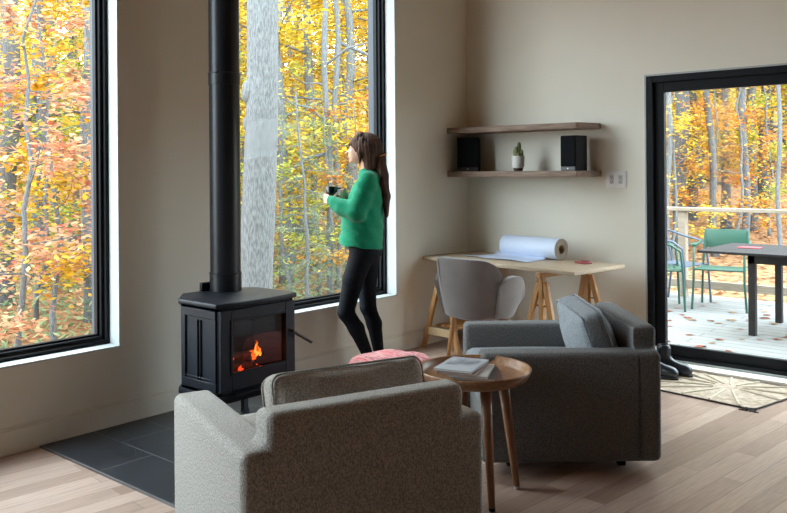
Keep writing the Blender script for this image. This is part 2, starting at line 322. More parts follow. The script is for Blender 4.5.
# deck
DKZ = -0.05
b = B(); box(b, (-0.3, TH + 0.0, DKZ - 0.05), (7.2, 3.75, DKZ)); tag(obj('deck', b, DECKW, None, False), kind='structure')
RAILW = woodm('weathered_rail_wood', (0.27, 0.22, 0.17), (0.21, 0.17, 0.125), 6, (1, 10, 10), 0.8)
root = empty('deck_railing', (0, 0, 0), 0, 'pale weathered wooden railing along the outer edge of the deck', 'railing')
b = B(); box(b, (-0.3, 3.46, 0.945), (7.2, 3.60, 0.985), 0.004, 1); obj('top_rail', b, RAILW, root)
for x in (0.53, 3.0, 5.4):
    b = B(); box(b, (x - 0.045, 3.49, DKZ), (x + 0.045, 3.58, 0.945), 0.004, 1); obj('post', b, RAILW, root)
b = B(); box(b, (-0.3, 3.50, 0.06), (7.2, 3.56, 0.15), 0.004, 1); obj('bottom_rail', b, RAILW, root)

GRN = mat('green_painted_metal', (0.011, 0.062, 0.04), 0.45, 0, (0.013, 0.07, 0.046), 3); BLU = mat('blue_grey_painted_metal', (0.045, 0.07, 0.11), 0.4, 0, (0.055, 0.08, 0.12), 3)
def patio_chair(loc, rz, m, label):
    r_ = empty('patio_armchair', loc, rz, label, 'chair', 'metal armchairs on the deck')
    for s in (-1, 1):
        b = B(); tube(b, [(s * .27, .22, 0), (s * .25, .22, .30), (s * .25, .21, .60), (s * .255, .16, .655), (s * .26, -.10, .665), (s * .245, -.22, .70)], .0125, 10); obj('front_leg_and_arm', b, m, r_)
        b = B(); tube(b, [(s * .26, -.29, 0), (s * .235, -.22, .40), (s * .225, -.25, .62), (s * .215, -.29, .80)], .0125, 10); obj('leg', b, m, r_)
        b = B(); box(b, (s * .27 - .035, -.08, .668), (s * .27 + .035, .18, .684), .006, 2); obj('armrest', b, m, r_)
    b = B()
    for k in range(6):
        y = -.19 + k * .075; box(b, (-.225, y - .032, .425 - abs(k - 2.2) * .0 - (.012 if k < 4 else 0)), (.225, y + .032, .437 - (.012 if k < 4 else 0)), .003, 1)
    tube(b, [(-.235, -.22, .418), (-.24, .22, .425)], .011, 8); tube(b, [(.235, -.22, .418), (.24, .22, .425)], .011, 8); tube(b, [(-.24, .22, .425), (.24, .22, .425)], .011, 8); obj('seat', b, m, r_)
    b = B(); M = mx((0, -.275, .715), (R(11), 0, 0)); box(b, (-.22, -.006, -.095), (.22, .006, .105), .005, 2, M); obj('backrest', b, m, r_)
    b = B(); M = mx((0, -.235, .56), (R(8), 0, 0)); box(b, (-.22, -.005, -.0), (.22, .005, .035), .004, 1, M); obj('back_rail', b, m, r_); return r_
patio_chair((1.17, 2.98, DKZ), R(180 + 10), GRN, 'green metal armchair standing behind the dark outdoor table on the deck')
def round_chair(loc, rz, m, label):
    r_ = empty('patio_armchair', loc, rz, label, 'chair', 'metal armchairs on the deck')
    b = B(); tube(b, [(-.26, .24, 0), (-.24, .22, .45), (-.24, .20, .62), (-.25, .10, .69), (-.26, -.08, .72), (-.2, -.24, .78), (0, -.30, .80), (.2, -.24, .78), (.26, -.08, .72), (.25, .10, .69), (.24, .20, .62), (.24, .22, .45), (.26, .24, 0)], .0125, 10); obj('arm_and_back_hoop', b, m, r_)
    for s in (-1, 1):
        b = B(); tube(b, [(s * .24, -.28, 0), (s * .2, -.2, .43)], .0125, 10); obj('leg', b, m, r_)
        b = B(); tube(b, [(s * .2, -.2, .43), (s * .16, -.262, .79)], .010, 10); obj('back_support', b, m, r_)
    b = B()
    for k in range(6):
        y = -.18 + k * .075; box(b, (-.23, y - .032, .425), (.23, y + .032, .437), .003, 1)
    tube(b, [(-.23, -.2, .42), (-.23, .22, .42)], .011, 8); tube(b, [(.23, -.2, .42), (.23, .22, .42)], .011, 8); obj('seat', b, m, r_)
    b = B(); M = mx((0, -.285, .70), (R(8), 0, 0)); box(b, (-.17, -.005, -.05), (.17, .005, .07), .004, 1, M); obj('backrest', b, m, r_); return r_
round_chair((0.62, 2.62, DKZ), R(-62), GRN, 'green metal armchair at the left edge of the glass door on the deck')
round_chair((0.66, 3.06, DKZ), R(-100), BLU, 'blue-grey metal armchair behind the green one beside the railing post')
DARKT = mat('charcoal_table_paint', (0.018, 0.016, 0.017), 0.7, 0, (0.026, 0.023, 0.024), 8, (1, 10, 1), spec=.25)
TRED = mat('red_paper', (0.40, 0.04, 0.05), 0.6)
root = empty('patio_table', (2.75, 2.09, DKZ), 0, 'dark slatted outdoor table with square legs on the deck', 'table')
b = B()
for k in range(8): box(b, (-1.33, -.48 + k * .12, .715), (1.30, -.48 + k * .12 + .112, .738), .003, 1)
obj('table_top', b, DARKT, root)
b = B(); box(b, (-.90, -.42, .64), (.90, -.395, .714)); box(b, (-.90, .395, .64), (.90, .42, .714)); box(b, (-.90, -.395, .64), (-.875, .395, .714)); box(b, (.875, -.395, .64), (.90, .395, .714)); obj('apron', b, DARKT, root)
for sx in (-1, 1):
    for sy in (-1, 1):
        b = B(); box(b, (sx * .87 - .030, sy * .39 - .030, 0), (sx * .87 + .030, sy * .39 + .030, .714), .003, 1); obj('leg', b, DARKT, root)
b = B(); prism(b, [(-.10, -.05), (.09, -.07), (.12, .04), (-.06, .07)], 0, .006, .001, 1)
o = obj('fallen_leaf', b, TRED); o.location = (1.72, 2.1, DKZ + .7395); o.rotation_euler = (0, 0, .3); tag(o, 'flat red leaf lying on the dark outdoor table', 'leaf')

# single leaves lying on the deck
def curled_leaf(seed):
    r = random.Random(seed); t = B(); pts = []
    for k in range(14):
        a = 2 * pi * k / 14; rr = (.055 if k % 2 == 0 else .034) * r.uniform(.8, 1.2); pts.append((rr * cos(a) * 1.25, rr * sin(a)))
    c = t.verts.new((0, 0, .003)); vs = [t.verts.new((x, y, .002 + .35 * (x * x + y * y) / .05 * .05 + r.uniform(0, .006))) for x, y in pts]
    for k in range(14): t.faces.new((c, vs[k], vs[(k + 1) % 14]))
    r2 = bmesh.ops.solidify(t, geom=list(t.faces), thickness=0.0012)
    me = bpy.data.meshes.new('fallen_leaf'); t.to_mesh(me); t.free(); return me
lms = [curled_leaf(s) for s in range(4)]
LEAFR = mat('red_brown_leaf', (0.26, 0.07, 0.035), 0.7, 0, (0.34, 0.13, 0.06), 20); LEAFT = mat('tan_leaf', (0.32, 0.18, 0.09), 0.7, 0, (0.40, 0.25, 0.13), 20)
for m_ in lms: m_.materials.append(LEAFR)
spots = [(1.2, .75), (1.35, .95), (1.55, .6), (1.75, 1.15), (2.0, .9), (2.25, .75), (2.4, 1.2), (2.55, .65), (2.7, 1.0), (1.9, 1.5), (1.5, 1.4), (1.2, 1.6), (1.0, 1.9), (1.3, 2.1), (1.05, 2.35), (1.45, 2.35), (1.7, 1.95), (2.15, 1.75), (2.4, 1.6), (2.7, 1.45), (2.9, 1.8), (2.0, 2.4), (2.3, 2.8), (1.7, 2.8), (1.4, 3.1), (1.0, 3.0), (.8, 2.4), (.7, 2.0), (2.6, 2.5), (2.85, 2.9), (3.0, 1.1), (1.9, 3.2), (1.65, .9), (2.1, .55), (2.45, .9), (3.1, .8), (.95, 3.3), (2.2, 3.25)]
spots += [(rnd.uniform(.6, 3.2), rnd.uniform(.5, 3.3)) for _ in range(45)]
for i, (x, y) in enumerate(spots):
    tan_ = i % 3 == 0
    o = bpy.data.objects.new('fallen_leaf', lms[i % 4]); COL.objects.link(o); o.location = (x + rnd.uniform(-.06, .06), y + rnd.uniform(-.06, .06), DKZ + .002); o.rotation_euler = (0, 0, rnd.uniform(0, 6)); o.scale = [rnd.uniform(.45, .95)] * 3
    if tan_: o.material_slots[0].link = 'OBJECT'; o.material_slots[0].material = LEAFT
    tag(o, 'pale tan dry leaf lying on the grey deck boards' if tan_ else 'red-brown dry leaf lying on the grey deck boards', 'leaf', 'tan leaves on the deck' if tan_ else 'red-brown leaves on the deck')

# ------------------------------------------------------------------ forest
def tree_proto(seed, h=9, r0=.11, first=1.2, nb=18, blen=2.2, nleaf=4200, size=.11, droop=0.0, flat=.16, narrow=.55, lean=.3, tilt=.6):
    r = random.Random(seed); t = B()
    ax = [Vector((0, 0, -.4))]; x = y = 0
    K = 10
    for k in range(1, K + 1):
        x += r.uniform(-.10, .10) + lean / K; y += r.uniform(-.10, .10); ax.append(Vector((x, y, h * k / K)))
    tube(t, ax, [r0 * 1.25] + [r0 * (1 - .75 * k / K) for k in range(1, K + 1)], 9)
    pts = []; wts = []
    for i in range(nb):
        z = first + (h * .97 - first) * (i / max(1, nb - 1)); k = min(K - 1, int(z / h * K)); f = z / h * K - k
        p0 = ax[k].lerp(ax[k + 1], min(1, f)) if k > 0 else ax[1].copy(); p0 = Vector((p0.x, p0.y, z))
        a = i * 2.4 + r.uniform(-.4, .4); L = blen * (1 - .45 * z / h) * r.uniform(.7, 1.15); rise = r.uniform(.05, .5) - droop
        pp = [p0]; d = Vector((cos(a), sin(a), rise))
        for s in range(1, 6):
            d = d + Vector((r.uniform(-.2, .2), r.uniform(-.2, .2), r.uniform(-.12, .08) - droop * .1)); pp.append(pp[-1] + d.normalized() * L / 5)
        rb = r0 * .32 * (1 - .5 * z / h); tube(t, pp, [rb, rb * .8, rb * .6, rb * .45, rb * .3, rb * .15], 5)
        pts.append(np.array([list(q) for q in pp])); wts.append(L)
        for s in (2, 3, 4):
            e = pp[s] + Vector((r.uniform(-.6, .6), r.uniform(-.6, .6), r.uniform(-.1, .15))) * L * .4; tube(t, [pp[s], pp[s].lerp(e, .5) + Vector((0, 0, .03)), e], [rb * .4, rb * .25, rb * .1], 4)
            pts.append(np.array([list(pp[s]), list(pp[s].lerp(e, .5)), list(e)])); wts.append(L * .45)
    rg = np.random.default_rng(seed); wts = np.array(wts) / sum(wts); P = []; var = []
    for pl, w in zip(pts, wts):
        m = int(nleaf * w); u = rg.uniform(.1, 1, m) * (len(pl) - 1); i0 = np.minimum(u.astype(int), len(pl) - 2); f = (u - i0)[:, None]
        q = pl[i0] * (1 - f) + pl[i0 + 1] * f; L = np.linalg.norm(pl[-1] - pl[0]); s = .22 * L
        q = q + rg.normal(0, 1, (m, 3)) * np.array([s, s, flat]); P.append(q); var.append(np.full(m, rg.uniform(.1, .9)))
    lm = leaf_mesh('foliage', np.concatenate(P), size, seed=seed, narrow=narrow, tilt=tilt, var=np.concatenate(var))
    tm = bpy.data.meshes.new('trunk'); t.to_mesh(tm); t.free(); tm.shade_smooth(); tm.materials.append(BARK); lm.materials.append(LM['yellow'])
    return tm, lm
PR = {
 'broad': [tree_proto(s, 9 + s % 3, .11, 1.0, 20, 2.6, 9500, .088) for s in (1, 2, 3)],
 'sap': [tree_proto(s, 4.2, .035, .5, 14, 1.5, 2900, .085, flat=.08, tilt=.5) for s in (11, 12)],
 'con': [tree_proto(s, 8, .09, .4, 34, 1.9, 10000, .085, droop=.35, flat=.06, narrow=.22, tilt=.4) for s in (21,)],
 'tall': [tree_proto(s, 13, .13, 3.2, 18, 2.6, 7500, .095, lean=.2) for s in (31, 32)],
}
def tree(kind, px, depth, pal, label, group, sc=1.0, rz=None, bark=None, dz=0.0, i=0, lean=(0, 0)):
    p = at(px, depth); z = float(ground_z(np.array(p.x), np.array(p.y))) + dz
    tm, lm = PR[kind][i % len(PR[kind])]
    r_ = empty('forest_tree', (p.x, p.y, z), rnd.uniform(0, 6) if rz is None else rz, label, 'tree', group); r_.scale = (sc, sc, sc)
    if lean != (0, 0): r_.rotation_euler = (lean[0], lean[1], r_.rotation_euler[2])
    for nm, me, mm in (('trunk', tm, bark or BARK), ('foliage', lm, LM[pal])):
        o = bpy.data.objects.new(nm, me); COL.objects.link(o); o.parent = r_
        o.material_slots[0].link = 'OBJECT'; o.material_slots[0].material = mm
    return r_
# the big grey trunk and the named thin trunks
def lone_trunk(px, depth, w, h, bark, label, kinks=0.04, lean=0.0, seed=0, burls=(), n=20, z0=None, branches=()):
    r = random.Random(seed); p = at(px, depth); z = float(ground_z(np.array(p.x), np.array(p.y)))
    root = empty('forest_tree', (p.x, p.y, z), YAW, label, 'tree'); t = B(); K = 26; pts = []; rr = []
    for k in range(K + 1):
        f = k / K; pts.append((lean * f * h + kinks * sin(k * .9 + seed) * (1 if k else 0), kinks * cos(k * 1.3 + seed), -.3 + f * (h + .3))); rr.append(w / 2 * (1.12 - .35 * f + (.35 if k == 0 else 0)) * r.uniform(.96, 1.04))
    tube(t, pts, rr, n); o = obj('trunk', t, bark, root, True)
    for (dx, hz, s) in burls:
        t = B(); bmesh.ops.create_icosphere(t, subdivisions=3, radius=1)
        for v in t.verts: v.co = Vector((v.co.x * s * .6 + dx, v.co.y * s * .7 - .02, v.co.z * s + hz)) + v.co * r.uniform(-.01, .01)
        obj('burl', t, bark, root, True)
    for (hz, dx, dz, rad) in branches:
        k = min(K, int(hz / h * K)); t = B(); a = Vector(pts[k]); e = a + Vector((dx, r.uniform(-.3, .3), dz))
        tube(t, [a, a.lerp(e, .35) + Vector((0, 0, .08)), a.lerp(e, .7) + Vector((0, 0, -.03)), e], [rad, rad * .8, rad * .55, rad * .25], 8); obj('branch', t, bark, root, True)
    return root
lone_trunk(253, 9.0, .335, 12, BARK, 'thick grey rough-barked trunk beside the stove pipe in the middle window', .012, .030, 2, burls=((-.02, 3.05, .15), (-.03, 2.70, .11)), n=28)
lone_trunk(331, 12.5, .085, 11, BARKL, 'thin grey trunk just left of the head of the person in the middle window', .03, -.016, 3, branches=((2.9, -1.0, -.45, .03), (3.3, -.8, .5, .025), (4.2, 1.0, .6, .02), (1.9, -.5, .4, .015)))
lone_trunk(338, 13.5, .085, 11, BARKL, 'thin grey trunk right beside another thin one above the head of the person', .045, -.006, 5, branches=((4.6, 1.6, -.9, .03), (3.4, -.7, .3, .02)))
lone_trunk(86, 11.0, .12, 11, BARKL, 'slim grey trunk near the right edge of the left window', .03, .004, 6, branches=((3.0, -1.5, .5, .02), (2.2, -1.0, .6, .018)))
lone_trunk(44, 12.5, .15, 11, BARKD, 'slim dark trunk near the centre of the left window', .03, -.01, 7, branches=((3.0, -1.5, 1.1, .03), (3.6, 1.4, .9, .02)))
lone_trunk(4, 11.5, .22, 11, BARKD, 'dark trunk at the left edge of the left window', .03, .03, 8, branches=((2.9, 1.6, 1.4, .03), (2.4, 1.6, .6, .02)))
lone_trunk(681, 17, .26, 14, BARKD, 'thick dark trunk above the railing post at the left of the door glass', .04, .0, 9)
lone_trunk(716, 15.5, .12, 12, BARKD, 'slim dark trunk leaning left behind the green chair with the square back', .03, -.045, 10)
lone_trunk(745, 16, .13, 13, BARKL, 'pale slim trunk in the middle of the door glass', .03, -.004, 12)
lone_trunk(752, 18, .17, 13, BARKD, 'darker trunk close behind the pale slim one in the door glass', .03, -.002, 13)
lone_trunk(779, 14.5, .07, 10, BARKL, 'very thin pale trunk at the right edge of the door glass', .02, .0, 14)
lone_trunk(668, 15, .09, 12, BARKL, 'thin trunk at the left edge of the door glass', .03, .002, 15)

G1 = 'coral and orange trees beyond the left window'; G2 = 'yellow trees beyond the left window'
for i, (px, d, s_) in enumerate(((15, 8.6, 1.05), (100, 10.0, 1.1), (-60, 9.5, 1.1))):
    tree('sap', px, d, 'coral', 'small coral-leaved tree close outside the left window', G1, s_, i=i, bark=BARKL)
tree('sap', 55, 9.6, 'gold', 'small golden-leaved tree among the coral ones outside the left window', None, 1.05, i=1); tree('sap', 34, 10.8, 'lime', 'small yellow-green tree behind the coral ones outside the left window', None, .95)
for i, (px, d) in enumerate(((-30, 13), (30, 13.5), (75, 15), (120, 16), (0, 19), (55, 20))):
    tree('broad', px, d, 'orange' if i % 3 == 0 else ('gold' if i % 3 == 1 else 'yellow'), 'yellow and orange tree in the forest beyond the left window', G2, i=i)
tree('con', 60, 13.5, 'green', 'green hemlock low beyond the left window', None, .45)
tree('sap', 28, 14, 'lime', 'yellow-green young tree beyond the left window', 'yellow-green young trees', .95); tree('sap', 84, 13.2, 'lime', 'yellow-green young tree beyond the left window', 'yellow-green young trees', .95, i=1)
G3 = 'yellow trees beyond the middle window'
for i, (px, d) in enumerate(((285, 14), (318, 15.5), (350, 14.5), (385, 16), (300, 19), (240, 17), (340, 20), (200, 18), (270, 22), (370, 23), (160, 21))):
    tree('broad', px, d, ('yellow', 'gold', 'yellow', 'gold', 'yellow')[i % 5], 'golden-leaved tree in the forest beyond the middle window', G3, i=i)
tree('sap', 290, 12.5, 'lime', 'young yellow-green tree right of the thick trunk in the middle window', None, .9)
tree('sap', 352, 12.5, 'orange', 'young orange tree behind the person with the mug', None, .75, i=1)
tree('con', 305, 11.5, 'green', 'green hemlock low beyond the middle window', 'hemlocks beyond the middle window', .40); tree('con', 330, 12.2, 'green', 'green hemlock low beyond the middle window', 'hemlocks beyond the middle window', .36); tree('con', 318, 13, 'green', 'green hemlock low beyond the middle window', 'hemlocks beyond the middle window', .42); tree('con', 292, 15, 'green', 'green hemlock low beyond the middle window', 'hemlocks beyond the middle window', .40); tree('con', 350, 16, 'green', 'green hemlock low beyond the middle window', 'hemlocks beyond the middle window', .5)
G4 = 'autumn trees behind the deck'
for i, (px, d) in enumerate(((655, 19), (690, 20), (725, 18.5), (765, 20), (800, 19), (840, 20), (620, 21), (700, 25), (750, 26), (575, 22))):
    tree('tall' if i % 2 else 'broad', px, d, ('gold', 'orange', 'yellow', 'lime', 'orange', 'gold')[i % 6], 'autumn tree in the forest behind the deck railing', G4, i=i, bark=BARKD)
for i, (px, d) in enumerate(((672, 15), (712, 16.5), (735, 15.5), (770, 17))):
    tree('sap', px, d, ('yellow', 'orange', 'orange', 'lime')[i], 'young autumn tree just beyond the deck railing', 'young trees by the deck', .95, i=i)
G5 = 'far trees filling the forest'
pxs = list(range(-160, 980, 42))
for row, dep in enumerate((27, 34, 42)):
    for i, px in enumerate(pxs):
        pal = ('yellow', 'gold', 'lime', 'orange', 'yellow')[(i * 3 + row) % 5] if px < 560 else ('orange', 'gold', 'lime', 'yellow')[(i + row) % 4]
        tree('broad' if (i + row) % 3 else 'tall', px + row * 21 + rnd.uniform(-8, 8), dep + rnd.uniform(-2.5, 2.5), pal, 'distant autumn tree deep in the forest', G5, (1.35, 1.5, 1.75)[row], i=i, bark=BARKD)

#INTERIOR
# ------------------------------------------------------------------ wood stove
SY = -3.005
root = empty('wood_stove', (0, 0, 0.009), 0, 'black steel wood stove with a fire behind its glass door on the slate hearth', 'stove')
top = [(.752, SY - .285), (.775, SY - .15), (.78, SY), (.775, SY + .15), (.752, SY + .285), (.41, SY + .285), (.27, SY + .16), (.27, SY - .16), (.41, SY - .285)]
b = B(); prism(b, top, .712, .741, .009, 3); obj('top_plate', b, STOVE, root)
bd = lambda o, f=.0: [(.735 + o + f, SY - .262 - o), (.735 + o + f, SY + .262 + o), (.405 - o, SY + .262 + o), (.285 - o, SY + .15 + o * .5), (.285 - o, SY - .15 - o * .5), (.405 - o, SY - .262 - o)]
def shell(bm, pts, z0, z1, th, skip=0):            # wall around a polygon, side number `skip` left open
    n = len(pts)
    for i in range(n):
        if i == skip: continue
        a = Vector((*pts[i], 0)); c = Vector((*pts[(i + 1) % n], 0)); d = (c - a).normalized(); nn = Vector((-d.y, d.x, 0)) * th
        t = B(); q = [a, c, c + nn, a + nn]; f = t.faces.new([t.verts.new((v.x, v.y, z0)) for v in q]); r_ = bmesh.ops.extrude_face_region(t, geom=[f])
        bmesh.ops.translate(t, vec=(0, 0, z1 - z0), verts=[v for v in r_['geom'] if isinstance(v, bmesh.types.BMVert)]); bmesh.ops.recalc_face_normals(t, faces=t.faces); merge(bm, t)
b = B(); shell(b, bd(0), .245, .712, .02); prism(b, bd(0), .245, .262); prism(b, bd(0), .695, .712); obj('body', b, STOVE, root)
b = B(); prism(b, bd(.012, .006), .215, .25, .006, 2); prism(b, bd(-.03), .19, .216, .004, 2); obj('base_skirt', b, STOVE, root)
b = B(); lathe(b, [(.0, .205), (.0, .215), (.05, .215)], 4); b.free()
for (x, y) in ((.69, -.225), (.69, .225), (.36, -.20), (.36, .20)):
    b = B(); tube(b, [(x, SY + y, .20), (x, SY + y * 1.04, .13), (x, SY + y * 1.07, .03), (x, SY + y * 1.08, 0)], [.032, .025, .021, .026], 4); obj('leg', b, STOVE, root, 20)
for s in (-1, 1):                                   # side panels with two sunken fields and a raised centre strip
    yy = SY + s * .262
    b = B()
    def pb(x0, x1, z0, z1, t): box(b, (x0, min(yy, yy + s * t), z0), (x1, max(yy, yy + s * t), z1), .0025, 1)
    pb(.42, .725, .27, .315, .010); pb(.42, .725, .655, .70, .010); pb(.42, .455, .315, .655, .010); pb(.69, .725, .315, .655, .010)
    pb(.558, .566, .315, .64, .009); pb(.584, .592, .315, .64, .009); pb(.455, .69, .325, .333, .008); obj('side_panel', b, STOVE, root)
FX = .737
b = B()
def fr(y0, y1, z0, z1, x0, x1, bv=.003): box(b, (x0, SY + y0, z0), (x1, SY + y1, z1), bv, 1)
fr(-.26, -.19, .27, .70, FX - .01, FX + .022); fr(.19, .26, .27, .70, FX - .01, FX + .022); fr(-.19, .19, .27, .36, FX - .01, FX + .022); fr(-.19, .19, .645, .70, FX - .01, FX + .022)
fr(-.20, -.185, .355, .65, FX + .018, FX + .028, .002); fr(.185, .20, .355, .65, FX + .018, FX + .028, .002); fr(-.185, .185, .355, .368, FX + .018, FX + .028, .002); fr(-.185, .185, .637, .65, FX + .018, FX + .028, .002)
door = obj('stove_door', b, STOVE, root)
b = B(); box(b, (FX + .004, SY - .19, .36), (FX + .008, SY + .19, .645)); obj('door_glass', b, glassmat('stove_glass', .05, (.70, .68, .66)), door, False)
b = B(); tube(b, [(FX + .02, SY + .215, .535), (FX + .05, SY + .225, .53), (.785, SY + .25, .515)], [.008, .008, .008], 8); tube(b, [(.783, SY + .245, .517), (.783, SY + .365, .447)], [.010, .011], 10); obj('door_handle', b, mat('dark_handle_wood', (.05, .025, .015), .5), door)
b = B(); box(b, (FX + .01, SY - .19, .30), (FX + .05, SY + .19, .312), .003, 1, mx((0, 0, -.055))); obj('ash_lip', b, STOVE, root)
b = B(); box(b, (.275, SY - .045, .741), (.30, SY + .06, .79), .004, 2); obj('heat_shield', b, STOVE, root)
BARKB = mat('charred_log', (.05, .03, .02), .9, 0, (.15, .05, .02), 30, bump=.5); FIREB = mat('firebrick', (.05, .03, .025), .9, 0, (.03, .02, .018), 12, bump=.2)
b = B(); box(b, (.42, SY - .225, .264), (.43, SY + .225, .69)); box(b, (.43, SY - .238, .264), (.71, SY - .225, .69)); box(b, (.43, SY + .225, .264), (.71, SY + .238, .69)); box(b, (.43, SY - .22, .264), (.72, SY + .22, .30)); obj('firebox_lining', b, FIREB, root)
for a, c, r_ in (((.47, -.17, .335), (.62, .06, .34), .035), ((.62, -.16, .33), (.50, .15, .335), .03), ((.48, -.12, .39), (.60, .10, .40), .03)):
    b = B(); tube(b, [(a[0], SY + a[1], a[2]), (c[0], SY + c[1], c[2])], [r_, r_ * .9], 9); tag(obj('firewood_log', b, BARKB), 'charred log burning low inside the black stove', 'log', 'burning logs in the stove')
def flame(x, y, z, h, w, seed, m):
    r_ = random.Random(seed); t = B(); pts = [(x, SY + y, z)]; rr = [w * .5]
    for k in range(1, 7):
        f = k / 6; pts.append((x + r_.uniform(-.01, .01), SY + y + r_.uniform(-.016, .016), z + h * f)); rr.append(w * (1 - f) * (1.2 if k < 3 else 1) + .001)
    tube(t, pts, rr, 7); return t
root = empty('log_fire', (0, 0, 0), 0, 'small orange log fire burning inside the black stove', 'fire')
FL1 = emis('flame_orange', (1.0, .12, .01), 2.6); FL2 = emis('flame_yellow', (1.0, .26, .025), 4); FL3 = emis('ember_red', (1.0, .08, .02), 2.2)
for k, (x, y, z, h, w, m) in enumerate(((.64, .070, .405, .075, .010, FL2), (.64, .048, .40, .045, .008, FL1), (.63, .088, .405, .085, .008, FL1), (.64, .102, .40, .045, .007, FL2), (.67, -.160, .425, .034, .014, FL2), (.67, -.135, .42, .030, .010, FL1), (.68, -.075, .355, .028, .010, FL3), (.65, .06, .395, .02, .012, FL1))):
    obj('flame', flame(x, y, z, h, w, k, m), m, root, True)
b = B(); 
for k in range(26): bmesh.ops.create_icosphere(b, subdivisions=1, radius=rnd.uniform(.004, .010), matrix=Matrix.Translation((.55 + rnd.uniform(-.12, .12), SY + rnd.uniform(-.17, .17), .318 + rnd.uniform(0, .01))))
o = obj('embers', b, FL3, root); o['kind'] = 'stuff'
l = bpy.data.lights.new('fire_glow', 'POINT'); l.energy = .22; l.color = (1, .28, .06); l.shadow_soft_size = .04; o = bpy.data.objects.new('fire_glow', l); o.location = (.64, SY - .08, .44); COL.objects.link(o)

root = empty('stove_pipe', (.36, -2.925, .75), 0, 'black round stove pipe rising from the stove top past the window', 'stove pipe')
b = B(); r_ = .089; tube(b, [(0, 0, 0.0), (0, 0, ZC - .75)], r_, 40); obj('pipe', b, PIPE, root)
for z0, z1, e in ((0, .105, .0035), (1.20, 1.27, .003)):
    b = B(); lathe(b, [(r_, z0), (r_ + e, z0 + .002), (r_ + e, z1 - .006), (r_ + e + .003, z1 - .004), (r_ + e + .003, z1), (r_, z1 + .002)], 40); obj('pipe_collar', b, PIPE, root)

# ------------------------------------------------------------------ shelves and what stands on them
def shelf(z, label, y0):
    b = B(); prism(b, [(.003, -.004), (.003, -.298), (.06, -.300), (.4, -.297), (.8, -.302), (1.232, -.300), (1.285, -.10), (1.285, -.004)], z, z + .046, .004, 2); return tag(obj('wall_shelf', b, SHELFW), label, 'shelf')
shelf(1.752, 'upper of two rough wooden wall shelves in the room corner', 0); shelf(1.382, 'lower of two rough wooden wall shelves, holding speakers and a cactus', 0)
SPG = mat('speaker_grille', (.006, .007, .008), .95, 0, (.010, .011, .012), 400, spec=.1)
def speaker(x, y, rz, label, dim):
    w, d, h = dim; root = empty('bookshelf_speaker', (x, y, 1.429), rz, label, 'speaker', 'bookshelf speakers')
    b = B(); box(b, (-w / 2, -d / 2 + .012, 0), (w / 2, d / 2, h), .003, 1); obj('cabinet', b, BLK, root)
    b = B(); box(b, (-w / 2 + .004, -d / 2, .035), (w / 2 - .004, -d / 2 + .012, h - .004), .003, 1); obj('grille', b, SPG, root)
    b = B(); box(b, (-w / 2 + .004, -d / 2 + .004, .002), (w / 2 - .004, -d / 2 + .012, .033), .001, 1); pl = obj('front_strip', b, mat('dark_grey_strip', (.05, .052, .058), .4), root)
    b = B(); lathe(b, [(0, 0), (.005, 0), (.005, .002), (0, .002)], 12, mx((0, -d / 2 + .004, .018), (R(90), 0, 0))); obj('badge', b, WHITE, pl)
speaker(1.145, -.185, R(-4.9), 'black bookshelf speaker at the free right end of the lower shelf', (.135, .17, .272))
speaker(.135, -.165, R(28), 'black bookshelf speaker in the corner at the left end of the lower shelf', (.18, .16, .285))
root = empty('potted_cactus', (.660, -.215, 1.429), 0, 'small potted cactus with several stems standing between two black speakers', 'plant'); root.scale = (1.12, 1.12, 1.12)
b = B(); lathe(b, [(0, .022), (.038, .022), (.044, .03), (.047, .108), (.043, .110), (.041, .095), (0, .095)], 28); obj('pot', b, mat('white_ceramic', (.72, .72, .69), .4, 0, (.66, .66, .63), 6), root)
b = B(); lathe(b, [(0, 0), (.030, 0), (.034, .012), (.036, .022), (0, .022)], 24); obj('pot_base', b, mat('dark_wood_base', (.05, .03, .02), .6), root)
b = B(); lathe(b, [(0, .094), (.041, .094), (.0, .098)], 16); obj('soil', b, mat('soil', (.06, .04, .03), .95), root)
b = None
CACT = mat('cactus_green', (.11, .13, .04), .7, 0, (.21, .20, .09), 60, bump=.5)
for dx, dy, h, r_ in ((.010, 0, .118, .013), (-.022, -.006, .070, .012), (.028, .004, .062, .011), (-.006, -.016, .085, .012), (-.028, .01, .04, .009), (.014, -.018, .04, .010)):
    t = B(); n = 16; prof = [(r_ * .8, 0), (r_, h * .3), (r_, h * .75), (r_ * .75, h * .93), (.0001, h)]
    lathe(t, prof, n); 
    for v in t.verts:
        a = math.atan2(v.co.y, v.co.x); k = 1 + .14 * cos(a * 8); v.co.x *= k; v.co.y *= k
    bmesh.ops.translate(t, vec=(dx, dy, .093), verts=t.verts); obj('cactus_stem', t, CACT, root, True)
# wall outlet
root = empty('wall_outlet', (1.41, 0, 1.36), 0, 'white two-gang wall outlet plate beside the end of the lower shelf', 'wall outlet')
b = B(); box(b, (-.083, -.008, -.064), (.083, 0, .064), .003, 2); obj('cover_plate', b, WHITE, root)
for gx in (-.036, .036):
    b = B(); box(b, (gx - .017, -.0105, -.034), (gx + .017, -.006, .034), .002, 1); soc = obj('socket', b, mat('socket_grey', (.55, .56, .57), .4), root)
    b = B()
    for gz in (-.018, .018):
        box(b, (gx - .008, -.0112, gz - .004), (gx - .0055, -.009, gz + .006)); box(b, (gx + .0055, -.0112, gz - .004), (gx + .008, -.009, gz + .006)); box(b, (gx - .0025, -.0112, gz - .012), (gx + .0025, -.009, gz - .007))
    obj('slots', b, BLK, soc, False)

